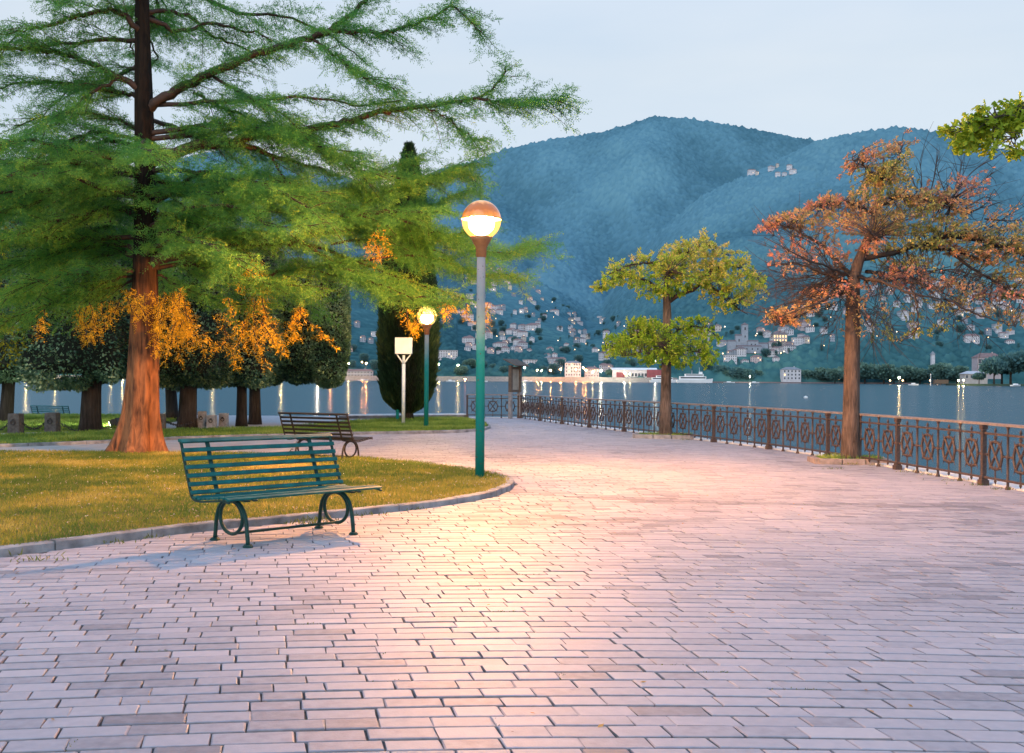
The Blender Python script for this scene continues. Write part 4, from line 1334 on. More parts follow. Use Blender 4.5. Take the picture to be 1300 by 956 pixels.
    # hanging bronze sprays, their lamp glow put into the leaf colour
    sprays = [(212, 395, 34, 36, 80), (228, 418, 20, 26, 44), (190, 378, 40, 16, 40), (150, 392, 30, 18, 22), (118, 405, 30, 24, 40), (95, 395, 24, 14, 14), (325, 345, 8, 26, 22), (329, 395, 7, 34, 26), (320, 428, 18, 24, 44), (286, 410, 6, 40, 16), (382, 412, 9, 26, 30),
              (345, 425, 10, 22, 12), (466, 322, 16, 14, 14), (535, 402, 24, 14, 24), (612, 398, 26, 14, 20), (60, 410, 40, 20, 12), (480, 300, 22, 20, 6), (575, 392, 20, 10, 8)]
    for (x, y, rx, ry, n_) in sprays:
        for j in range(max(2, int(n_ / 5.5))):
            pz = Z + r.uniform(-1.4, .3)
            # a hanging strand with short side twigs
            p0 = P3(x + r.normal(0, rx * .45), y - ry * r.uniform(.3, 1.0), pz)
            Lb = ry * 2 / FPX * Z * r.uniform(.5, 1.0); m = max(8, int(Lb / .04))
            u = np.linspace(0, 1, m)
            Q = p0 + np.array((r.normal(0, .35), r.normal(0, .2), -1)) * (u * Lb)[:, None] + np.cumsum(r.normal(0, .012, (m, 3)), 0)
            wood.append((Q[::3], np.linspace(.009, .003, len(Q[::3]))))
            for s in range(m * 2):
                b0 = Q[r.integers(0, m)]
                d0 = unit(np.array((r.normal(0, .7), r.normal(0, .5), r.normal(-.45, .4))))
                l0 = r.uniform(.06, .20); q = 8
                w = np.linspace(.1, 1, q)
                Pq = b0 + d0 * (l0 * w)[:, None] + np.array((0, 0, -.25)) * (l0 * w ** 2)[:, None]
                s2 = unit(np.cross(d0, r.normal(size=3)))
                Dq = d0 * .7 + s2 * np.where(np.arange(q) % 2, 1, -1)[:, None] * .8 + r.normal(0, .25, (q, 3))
                lamplit.leaves(Pq, Dq, r.uniform(.03, .06, q), .013, np.clip(r.normal(.55, .2) + r.normal(0, .1, q), 0, 1))
    nb_ = NB(); nb_.tubes(wood, 6)
    nb_.build('branch', M['twig_cypress'], t, smooth=True)
    cr = crown.build('crown', M['cypress_leaf'], t)
    bz = lamplit.build('hanging_foliage', M['bronze_leaf'], t)
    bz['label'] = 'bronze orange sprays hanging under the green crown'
    return crown.n // 4


print('cypress leaflets', cypress())


# ------------------------------------------------------------------ clipped holm oaks
def clipped_crown(nb_, c, R, n, leaf, seed, ex=3.2, cut=None, lump=.10):
    r = np.random.default_rng(seed)
    u = r.normal(size=(n, 3)); u /= np.linalg.norm(u, axis=1, keepdims=True)
    k = (np.abs(u) ** ex).sum(1) ** (-1 / ex)
    S = u * k[:, None]
    ln = fbm(S[:, 0] * R[0] * 1.5 + seed, S[:, 2] * R[2] * 1.5 + S[:, 1] * R[1] * 1.1, 3) - .5
    depth = 1 + ln * lump * 2.2 - np.abs(r.normal(0, .035, n))
    P_ = np.array(c) + S * np.array(R) * depth[:, None]
    tone = np.clip(.46 + ln * 1.3 + r.normal(0, .16, n) + .12 * u[:, 2], 0, 1)
    D = unit(S / np.array(R)) * .9 + r.normal(0, .7, (n, 3))
    D[:, 2] += .15
    nb_.leaves(P_, D, r.uniform(.7, 1.25, n) * leaf, leaf * .62, tone, 0)
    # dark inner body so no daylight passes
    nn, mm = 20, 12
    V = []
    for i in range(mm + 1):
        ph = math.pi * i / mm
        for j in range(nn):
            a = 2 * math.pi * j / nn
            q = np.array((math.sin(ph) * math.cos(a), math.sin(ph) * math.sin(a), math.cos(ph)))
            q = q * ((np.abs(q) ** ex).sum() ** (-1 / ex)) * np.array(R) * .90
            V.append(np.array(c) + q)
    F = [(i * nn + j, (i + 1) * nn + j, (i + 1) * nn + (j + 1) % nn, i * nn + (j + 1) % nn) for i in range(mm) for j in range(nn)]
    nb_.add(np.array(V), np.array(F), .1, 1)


def holm(label, base_px, Y, bx0, bx1, ytop, ybot, dz, rtrunk, seed, lean=0.0, n=22000, cols=None):
    b = P3(base_px, 500, Y); b[2] = -.02
    t = thing('holm_oak', label, 'tree', (0, 0, 0), 0, 'clipped evergreen trees in a row along the lake lawn')
    A, B = P3(bx0, ytop, Y), P3(bx1, ybot, Y)
    c = (A + B) / 2; R = (abs(B[0] - A[0]) / 2, dz, abs(A[2] - B[2]) / 2)
    nb_ = NB()
    for (u0, u1, yt) in (cols or [(bx0, bx1, ytop)]):
        A, B = P3(u0, yt, Y), P3(u1, ybot, Y)
        clipped_crown(nb_, (A + B) / 2, (abs(B[0] - A[0]) / 2, dz if not cols else abs(B[0] - A[0]) * .6, abs(A[2] - B[2]) / 2), n, .095, seed + abs(int(u0)), ex=5.5 if not cols else 3.4)
    nb_.build('crown', [M['holm_leaf'], M['hull_dark']], t)
    mb = MB()
    pts = [Vector((b[0], b[1], -.05)), Vector((b[0] + lean * .1, b[1], .35)), Vector((b[0] + lean * .5, b[1], 1.1)), Vector((b[0] + lean, b[1], max(1.9, B[2] + .8)))]
    mb.tube(pts, [rtrunk * 1.28, rtrunk * 1.05, rtrunk * .95, rtrunk * 1.0], 14)
    mb.build('trunk', M['bark_dark'], t, smooth=True)
    return t


holm('clipped evergreen tree with thin leaning trunk at the end of the row beside yellow leaves', 8, 33.0, -70, 62, 222, 484, 1.7, .20, 1, .12)
holm('clipped evergreen tree with thick black trunk between the stone bollards and the big conifer', 115, 28.3, 36, 172, 216, 489, 1.7, .26, 2, .05)
holm('clipped evergreen tree with slim brown trunk showing just beside the flared conifer trunk', 219, 36.0, 165, 250, 260, 486, 1.6, .19, 3, -.12)
holm('clipped evergreen tree with thick black trunk between the big conifer and the grey bollards', 238, 30.5, 188, 296, 268, 490, 1.7, .25, 4, .05)
holm('clipped evergreen tree with grey brown trunk, first of the touching pair behind the green bench', 307, 32.5, 262, 352, 300, 488, 1.7, .155, 5, 0)
holm('clipped evergreen tree with dark trunk and long crown ending in a rounded vertical edge', 324, 34.0, 330, 440, 336, 490, 1.7, .18, 6, -.03, 13000, [(318, 366, 322), (356, 404, 332), (396, 441, 346)])

# ------------------------------------------------------------------ column cypress
def column():
    b = G(521, 535.5)
    Y = b[1]
    t = thing('column_cypress', 'tall dark column shaped cypress behind the white sign box', 'tree')
    r = np.random.default_rng(8)
    prof_y = [(188, 1), (200, 5), (215, 9), (235, 14), (280, 24), (340, 31), (400, 35), (450, 36), (490, 34), (510, 28), (520, 18), (526, 6)]
    n = 34000
    y = r.uniform(188, 526, n)
    hw = np.interp(y, [p[0] for p in prof_y], [p[1] for p in prof_y]) * Y / FPX
    a = r.uniform(0, 2 * math.pi, n)
    z = 1.5 + (478.5 + 2 - y) / FPX * Y
    ln = fbm(a * 3.2 + 9, z * .7, 3) - .5
    rad = hw * (1 + ln * .30 - np.abs(r.normal(0, .06, n)))
    cx = P3(518, 400, Y)[0]
    P_ = np.stack([cx + rad * np.cos(a), Y + rad * np.sin(a), z], 1)
    D = np.stack([np.cos(a) * .28, np.sin(a) * .28, np.ones(n)], 1) + r.normal(0, .22, (n, 3))
    nb_ = NB()
    nb_.leaves(P_, D, r.uniform(.14, .32, n), .045, np.clip(.42 + ln * 1.5 + r.normal(0, .14, n), 0, 1), 0, N=np.stack([-np.sin(a), np.cos(a), r.normal(0, .5, n)], 1))
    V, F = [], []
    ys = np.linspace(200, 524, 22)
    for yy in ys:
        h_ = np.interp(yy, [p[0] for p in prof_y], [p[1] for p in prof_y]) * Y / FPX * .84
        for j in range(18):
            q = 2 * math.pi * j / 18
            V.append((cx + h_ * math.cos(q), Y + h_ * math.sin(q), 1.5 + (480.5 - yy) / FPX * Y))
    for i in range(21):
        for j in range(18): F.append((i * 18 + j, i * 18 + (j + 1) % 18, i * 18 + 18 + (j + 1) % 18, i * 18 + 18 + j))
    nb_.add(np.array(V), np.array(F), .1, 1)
    nb_.build('crown', [M['column_leaf'], M['hull_dark']], t)
    mb = MB(); mb.tube([(cx, Y, -.05), (cx, Y, .5), (cx, Y, 8)], [.24, .19, .03], 12); mb.build('trunk', M['bark_dark'], t, smooth=True)


column()


# ------------------------------------------------------------------ trees whose boughs are laid out one by one
def bough_tree(name, label, trunk, limbs, blobs, leafmat, barkmat, leaf, seed, per=9, bare=(), lobed=False, cat='tree', twig_r=.006, twig_lift=.0, noleaf=.0):
    """trunk, limbs: lists of (points, r0, r1) in world space; blobs: (centre, radii, clusters, tone)"""
    r = np.random.default_rng(seed)
    t = thing(name, label, cat)
    nb_ = NB(); nb_.tubes([(smooth_path(p, 24), np.interp(np.linspace(0, 1, 24), np.linspace(0, 1, len(rr)), rr)) for p, rr in trunk], 16)
    nb_.build('trunk', barkmat, t, smooth=True)
    wood, sk = [], []
    for p, r0, r1 in limbs:
        q = smooth_path(p, 18); q = q + np.vstack([np.zeros((1, 3)), r.normal(0, .012, (17, 3))])
        wood.append((q, np.linspace(r0, r1, 18))); sk.append(q[3:])
    sk = np.concatenate(sk)
    lv = NB()
    for c, R, k, tone in blobs:
        u = r.normal(size=(k, 3)); u /= np.linalg.norm(u, axis=1, keepdims=True)
        C = np.array(c) + u * np.array(R) * (r.random((k, 1)) ** .45) * 1.08
        for q in C:
            dd = np.linalg.norm(sk - q, axis=1) + r.normal(0, .05, len(sk))
            j = sk[np.argmin(dd)]
            mid = (j + q) / 2 + np.array((r.normal(0, .05), r.normal(0, .05), r.normal(.02, .04) + twig_lift))
            path = smooth_path([j, mid, q], 7)
            wood.append((path, np.linspace(twig_r, twig_r * .35, 7)))
            if r.random() < noleaf: continue
            # leaves toward the end of the twig
            m = int(per * r.uniform(.6, 1.4))
            s = 1 - np.abs(r.normal(0, .22, m)); s = np.clip(s, .2, 1)
            i = s * 5.99; i0 = i.astype(int)
            Pq = path[i0] + (path[i0 + 1] - path[i0]) * (i - i0)[:, None]
            ax = unit(path[-1] - path[-3])
            D = unit(ax * .6 + r.normal(0, .75, (m, 3)) + np.array((0, 0, -.12)))
            tn = np.clip(tone + r.normal(0, .10) + r.normal(0, .10, m), 0, 1)
            L = leaf * r.uniform(.65, 1.2, m)
            if lobed: lobed_leaves(lv, Pq, D, L, tn, r)
            else:
                lv.leaves(Pq, D, L, L * .46, tn, N=r.normal(size=(m, 3)) + np.array((0, 0, 1.2)))
    for p, r0 in bare:
        q = smooth_path(p, 10)
        wood.append((q, np.linspace(r0, r0 * .25, 10)))
        for _ in range(9):
            i = r.integers(2, 10); d = unit(q[-1] - q[0]) + r.normal(0, .7, 3)
            wood.append((smooth_path([q[i], q[i] + d * .18, q[i] + d * .32 + r.normal(0, .05, 3)], 5), np.linspace(.006, .002, 5)))
    nb_ = NB(); nb_.tubes(wood, 5); nb_.build('branch', barkmat if twig_r > .02 else M['twig'], t, smooth=True)
    lv.build('crown', leafmat, t)
    return t


LOBE = [(0, 0), (.10, .06), (.22, .09), (.30, .30), (.38, .11), (.52, .13), (.62, .36), (.70, .13), (.82, .12), (.88, .22), (1.0, 0)]
_out = LOBE + [(x, -y) for x, y in LOBE[-2:0:-1]]


def lobed_leaves(lv, Pq, D, L, tn, r):
    """flat leaf with pointed lobes, as a fan around its midrib"""
    n = len(Pq)
    N = unit(r.normal(0, .55, (n, 3)) + np.array((0, 0, 1.0)))
    S = unit(np.cross(D, N)); N2 = np.cross(S, D)
    k = len(_out)
    o = np.array(_out)
    V = Pq[:, None, :] + D[:, None, :] * (o[:, 0] * 1)[None, :, None] * L[:, None, None] + S[:, None, :] * (o[:, 1])[None, :, None] * L[:, None, None] - N2[:, None, :] * (np.abs(o[:, 1]) * .5 + o[:, 0] ** 2 * .15)[None, :, None] * L[:, None, None]
    mid = Pq + D * (L * .5)[:, None]
    V = np.concatenate([V, mid[:, None, :]], 1).reshape(-1, 3)
    b = np.arange(n)[:, None, None] * (k + 1)
    F = (b + np.stack([np.arange(k), (np.arange(k) + 1) % k, np.full(k, k)], 1)[None]).reshape(-1, 3)
    lv.add(V, F, np.repeat(tn, k + 1))


def blob(px, py, rx, ry, Y, dz, n, tone, depth=None):
    """cluster volume given by where it shows in the photo and how deep it is"""
    s = (Y + dz) / FPX
    return (P3(px, py, Y + dz), (rx * s, depth if depth else rx * s * .8, ry * s), n, tone)


# --- yellow green oak in the middle of the promenade railing
Y1 = OAK1[1]
q = lambda x, y, dz=0: P3(x, y, Y1 + dz)
trunk = [([OAK1 + (0, 0, -.05), OAK1 + (0, 0, .12), q(845, 520), q(846, 460), q(847, 400), q(846, 372), q(848, 345), q(856, 325), q(868, 308)], (.19, .155, .135, .125, .12, .11, .075, .05, .03))]
limbs = [([q(847, 384), q(858, 376), q(880, 369), q(892, 360), q(915, 372), q(935, 384)], .065, .02), ([q(846, 378), q(835, 365), q(810, 352), q(785, 352), q(762, 366)], .045, .015),
         ([q(848, 345), q(835, 335), q(805, 335, -.5), q(780, 345, -.8)], .035, .012), ([q(892, 361), q(905, 345), q(930, 338), q(958, 345)], .035, .01), ([q(856, 330), q(880, 318), q(905, 312), q(925, 325)], .035, .01),
         ([q(848, 350), q(850, 345, -1), q(856, 340, -1.8)], .035, .012), ([q(848, 350), q(846, 340, 1), q(840, 338, 1.8)], .035, .012), ([q(892, 361), q(920, 380, .5), q(950, 400, .7)], .03, .01),
         ([q(846, 440), q(830, 430), q(800, 428), q(768, 440)], .035, .012), ([q(846, 430), q(865, 418), q(890, 415), q(908, 425)], .03, .01), ([q(846, 445), q(840, 440, -1.0), q(830, 440, -1.7)], .03, .01),
         ([q(846, 440), q(860, 432, 1), q(875, 430, 1.6)], .03, .01), ([q(846, 452), q(870, 445), q(900, 450)], .022, .008), ([q(846, 455), q(820, 448, -.6), q(790, 452, -.9)], .022, .008)]
blobs = []
for (x, y, rx, ry, n, tn) in [(890, 302, 12, 10, 22, .80), (872, 318, 36, 14, 100, .72), (905, 325, 36, 14, 100, .76), (840, 338, 40, 15, 100, .55), (875, 345, 48, 16, 140, .66), (918, 350, 38, 18, 110, .68), (945, 358, 24, 14, 60, .62), (800, 352, 34, 12, 80, .50),
                               (770, 362, 20, 9, 40, .50), (835, 370, 36, 12, 80, .40), (872, 362, 22, 8, 36, .42), (925, 385, 26, 12, 50, .56), (958, 372, 12, 14, 26, .66), (780, 340, 16, 10, 22, .62), (905, 368, 24, 10, 30, .58), (812, 326, 14, 8, 18, .66), (940, 330, 12, 8, 18, .74),
                               (830, 412, 32, 12, 80, .30), (800, 432, 34, 14, 110, .30), (845, 435, 36, 18, 130, .28), (782, 445, 20, 10, 50, .34), (878, 412, 28, 10, 44, .36), (888, 432, 26, 16, 74, .36), (895, 452, 20, 14, 50, .34), (830, 454, 34, 12, 90, .26), (862, 460, 22, 10, 40, .30), (812, 405, 18, 8, 24, .40)]:
    blobs.append(blob(x, y, rx, ry, Y1, 0, n, tn, depth=1.5 if y < 395 else 1.3))
bough_tree('oak_tree', 'small oak with two tiers of yellow green leaves standing at the railing', trunk, limbs, blobs, M['oak_leaf'], M['bark_oak'], .085, 21, per=21)

# --- red oak
Y2 = OAK2[1]
q = lambda x, y, dz=0: P3(x, y, Y2 + dz)
trunk = [([OAK2 + (0, 0, -.05), OAK2 + (0, 0, .10), q(1080, 560), q(1081, 500), q(1082, 440), q(1083, 390), q(1084, 355), q(1090, 332), q(1101, 305), q(1113, 270), q(1119, 235), q(1122, 200)],
          (.20, .17, .15, .142, .138, .132, .122, .10, .075, .05, .03, .015))]
limbs = [([q(1083, 358), q(1060, 352), q(1030, 340), q(1000, 335), q(972, 340)], .05, .010), ([q(1083, 352), q(1062, 330), q(1040, 310), q(1010, 292), q(978, 285)], .05, .010), ([q(1094, 328), q(1130, 322), q(1165, 312), q(1205, 318), q(1250, 330)], .06, .018),
         ([q(1165, 312), q(1200, 300), q(1240, 305), q(1290, 320), q(1330, 345)], .05, .012), ([q(1205, 320), q(1240, 345), q(1275, 365), q(1310, 385)], .035, .010), ([q(1118, 280), q(1090, 262), q(1065, 255), q(1040, 262)], .035, .008),
         ([q(1120, 260), q(1145, 250), q(1175, 252), q(1205, 262)], .035, .008), ([q(1122, 232), q(1100, 215), q(1080, 200)], .025, .006), ([q(1122, 228), q(1140, 205), q(1146, 185)], .022, .006), ([q(1112, 305), q(1105, 295, -1.2), q(1100, 290, -2.0)], .04, .008),
         ([q(1112, 305), q(1125, 295, 1.2), q(1130, 290, 2.0)], .04, .008), ([q(1083, 365), q(1060, 372, -.8), q(1030, 388, -1.2), q(990, 402, -1.2)], .035, .007), ([q(1083, 368), q(1052, 378), q(1020, 398), q(985, 412)], .035, .007),
         ([q(1086, 350), q(1120, 358, -.9), q(1160, 372, -1.4), q(1200, 380, -1.4)], .045, .010), ([q(1160, 372, -1.4), q(1166, 410, -1.4), q(1155, 428, -1.4), q(1135, 432, -1.4)], .02, .006), ([q(1200, 380, -1.4), q(1240, 398, -1.4), q(1290, 416, -1.4)], .025, .006),
         ([q(1100, 345), q(1130, 350, .9), q(1180, 365, 1.5), q(1230, 385, 1.5)], .04, .008), ([q(1083, 350), q(1050, 345, 1.2), q(1020, 352, 1.8), q(985, 360, 2)], .035, .008), ([q(1083, 352), q(1040, 335, -1.4), q(1000, 318, -1.8), q(970, 300, -1.8)], .035, .007)]
blobs = []
for (x, y, rx, ry, n, tn) in [(1146, 180, 12, 8, 18, .72), (1105, 195, 24, 10, 46, .70), (1088, 208, 12, 8, 18, .85), (1128, 212, 24, 12, 60, .40), (1105, 226, 22, 12, 46, .28), (1130, 232, 24, 14, 60, .42), (1108, 243, 30, 10, 50, .26),
                               (1062, 250, 22, 8, 36, .62), (1042, 258, 16, 8, 26, .86), (1088, 265, 30, 10, 60, .66), (1140, 256, 30, 10, 50, .55), (1175, 252, 24, 10, 50, .62), (1195, 262, 20, 10, 36, .74), (1160, 268, 24, 8, 40, .40), (1200, 278, 18, 8, 22, .6), (1228, 232, 18, 10, 18, .95), (1222, 245, 16, 7, 16, .92),
                               (1000, 276, 22, 8, 40, .60), (978, 284, 12, 8, 26, .90), (1030, 282, 26, 10, 44, .62), (1065, 288, 28, 10, 40, .68), (1120, 285, 36, 12, 60, .58), (1165, 288, 30, 12, 60, .36), (1205, 292, 28, 12, 60, .40), (1235, 300, 22, 10, 46, .52), (1262, 312, 24, 10, 56, .46),
                               (1290, 320, 24, 14, 60, .50), (1245, 328, 30, 9, 46, .66), (1210, 318, 26, 10, 40, .70), (1180, 310, 26, 10, 40, .32), (1140, 318, 28, 12, 44, .34), (1090, 318, 26, 10, 30, .80), (1040, 318, 26, 8, 22, .84), (1005, 312, 20, 8, 18, .84), (1150, 340, 18, 9, 26, .22),
                               (1135, 352, 30, 8, 34, .88), (1165, 362, 26, 8, 34, .90), (1200, 368, 26, 8, 30, .78), (1280, 350, 24, 14, 44, .50), (1300, 370, 20, 10, 26, .70), (1250, 375, 20, 6, 20, .96), (1268, 378, 14, 6, 14, .98), (1285, 376, 14, 6, 14, .2),
                               (1050, 370, 22, 8, 26, .76), (1030, 382, 22, 8, 30, .72), (1005, 398, 20, 9, 40, .62), (985, 398, 12, 8, 30, .60), (1000, 410, 14, 6, 18, .62), (1062, 365, 14, 8, 14, .9), (1085, 380, 12, 16, 16, .75), (1086, 415, 10, 14, 9, .60), (1150, 428, 18, 5, 14, .30), (1128, 432, 12, 4, 10, .26), (1170, 422, 8, 7, 8, .28),
                               (1168, 395, 8, 10, 6, .3), (1220, 388, 22, 8, 16, .55), (1262, 402, 22, 8, 14, .58), (1290, 412, 14, 6, 10, .6), (1105, 395, 16, 12, 8, .7), (1195, 400, 14, 8, 8, .45), (1255, 270, 22, 8, 18, .7), (1275, 290, 22, 8, 22, .6), (1235, 262, 14, 6, 10, .8), (1295, 300, 16, 8, 18, .5), (1185, 235, 12, 7, 12, .85), (1310, 340, 20, 14, 30, .55), (985, 330, 20, 10, 10, .85), (1015, 345, 24, 9, 10, .85)]:
    blobs.append(blob(x, y, rx, ry, Y2, 0, n, tn, depth=1.3))
# long bare fine twigs fanning to the left and the leafless top branches on the right
bare = []
rr = np.random.default_rng(31)
for i in range(34):
    a = q(1070 + rr.uniform(-10, 8), rr.uniform(335, 372), rr.uniform(-.3, .3))
    ex, ey = rr.uniform(958, 1015), rr.uniform(285, 405)
    bare.append(([a, q((1070 + ex) / 2, ey * .6 + 345 * .4 + rr.uniform(-8, 8), rr.uniform(-.8, .8)), q(ex, ey, rr.uniform(-1.2, 1.2))], .009))
for pts in [[(1200, 300), (1203, 275), (1215, 240), (1232, 200)], [(1205, 270), (1215, 235), (1222, 205), (1225, 195)], [(1208, 258), (1196, 235), (1190, 215)], [(1213, 250), (1235, 240), (1262, 218)], [(1215, 240), (1238, 215), (1265, 200)], [(1165, 262), (1170, 232), (1168, 205)],
            [(1180, 250), (1186, 225), (1192, 192)], [(1160, 258), (1163, 240), (1150, 215)], [(1220, 275), (1250, 260), (1262, 240)], [(1240, 305), (1262, 285), (1300, 262)], [(1200, 272), (1218, 268), (1258, 245)], [(1250, 278), (1290, 280), (1310, 270)], [(1225, 290), (1265, 296), (1300, 284)], [(1205, 300), (1230, 270), (1255, 262)]]:
    bare.append(([q(x, y, .15 * k) for k, (x, y) in enumerate(pts)], .016))
for i in range(26):
    a = q(rr.uniform(1110, 1230), rr.uniform(330, 365), rr.uniform(-.6, .6)); ex = rr.uniform(1100, 1310); ey = rr.uniform(350, 430)
    bare.append(([a, q((1160 + ex) / 2, (345 + ey) / 2 - 8, rr.uniform(-.9, .9)), q(ex, ey, rr.uniform(-1.2, 1.2))], .008))
for i in range(14):
    a = q(1084, rr.uniform(355, 400)); ex = 1084 + rr.choice([-1, 1]) * rr.uniform(20, 60); ey = rr.uniform(375, 440)
    bare.append(([a, q((1084 + ex) / 2, (385 + ey) / 2 - 10, rr.uniform(-.6, .6)), q(ex, ey, rr.uniform(-.9, .9))], .006))
bough_tree('oak_tree', 'larger oak with rust red and orange autumn leaves and bare twigs at the railing', trunk, limbs, blobs, M['red_leaf'], M['bark_red_oak'], .068, 22, per=17, bare=bare)

# --- the next oak along the railing: only one leafy bough reaches into the picture
o3 = np.array(OAK3, float)
tr = [([o3 + (0, 0, -.05), o3 + (0, 0, .12), o3 + (.02, 0, 1.6), o3 + (0, 0, 3.0), o3 + (.05, .05, 4.2), o3 + (.1, 0, 5.6)], (.28, .2, .16, .14, .10, .04))]
g3 = lambda x, y, d: P3(x, y, d)
lm = [([o3 + (0, 0, 3.3), g3(1370, 118, 10.4), g3(1320, 140, 10.2), g3(1270, 158, 10.1), g3(1222, 165, 10.0)], .05, .012), ([g3(1320, 140, 10.2), g3(1290, 138, 10.0), g3(1258, 150, 9.9)], .02, .008),
      ([o3 + (0, 0, 3.6), o3 + (.9, .6, 4.0), o3 + (1.9, 1.0, 4.1)], .05, .012), ([o3 + (0, 0, 3.8), o3 + (.4, -1.2, 4.3), o3 + (.4, -2.2, 4.4)], .05, .012), ([o3 + (0, 0, 4.4), o3 + (.2, 1.0, 5.0), o3 + (.1, 1.8, 5.2)], .04, .012),
      ([g3(1300, 148, 10.15), g3(1290, 165, 10.0), g3(1288, 185, 9.9)], .014, .006)]
bl = [(g3(1225, 165, 10.0), (.16, .2, .10), 16, .45), (g3(1250, 162, 10.0), (.18, .25, .16), 26, .40), (g3(1275, 155, 10.1), (.18, .25, .15), 26, .42), (g3(1300, 145, 10.2), (.18, .25, .12), 24, .5), (g3(1222, 182, 9.95), (.10, .14, .07), 8, .4), (g3(1250, 185, 9.95), (.12, .14, .06), 9, .35),
      (g3(1292, 192, 9.9), (.06, .10, .05), 5, .5), (o3 + (1.4, .9, 4.2), (.8, .8, .4), 60, .4), (o3 + (.4, -1.6, 4.5), (.8, .8, .4), 50, .4), (o3 + (.2, 1.2, 5.3), (.8, .8, .5), 60, .4), (o3 + (.1, 0, 5.8), (.7, .7, .4), 50, .5)]
bough_tree('oak_tree', 'oak reaching in from the edge with one leafy yellow green bough against the sky', tr, lm, bl, M['maple_leaf'], M['bark_oak'], .125, 23, per=6, lobed=True)

# --- yellow leaved small tree at the lawn edge
Yy = 27.0
bx = P3(-18, 560, Yy)
tr = [([(bx[0], Yy, -.05), (bx[0], Yy, .8), (bx[0] + .05, Yy, 2.2), (bx[0], Yy, 4.4)], (.13, .10, .08, .03))]
gy = lambda x, y, dz=0: P3(x, y, Yy + dz)
lm = [([(bx[0], Yy, 1.4), gy(-5, 440), gy(25, 425)], .03, .008), ([(bx[0], Yy, 2.4), gy(-2, 390, -.3), gy(20, 370, -.5)], .03, .008), ([(bx[0], Yy, 3.2), gy(0, 330), gy(22, 315)], .03, .008), ([(bx[0], Yy, 3.0), gy(-50, 340), gy(-70, 330)], .03, .008), ([(bx[0], Yy, 2.0), gy(-50, 420), gy(-80, 410)], .03, .008)]
bl = [blob(12, 440, 34, 26, Yy, 0, 90, .5, .8), blob(5, 320, 20, 18, Yy, 0, 44, .62, .6), blob(8, 290, 18, 20, Yy, 0, 26, .35, .6), blob(10, 375, 26, 14, Yy, 0, 26, .5, .6), blob(28, 412, 18, 14, Yy, 0, 30, .5, .6), blob(-45, 380, 40, 70, Yy, 0, 140, .4, 1.0)]
bough_tree('yellow_leaved_tree', 'small tree with bright yellow leaves at the lawn edge by the bollards', tr, lm, bl, M['yellow_leaf'], M['bark_dark'], .10, 24, per=8)
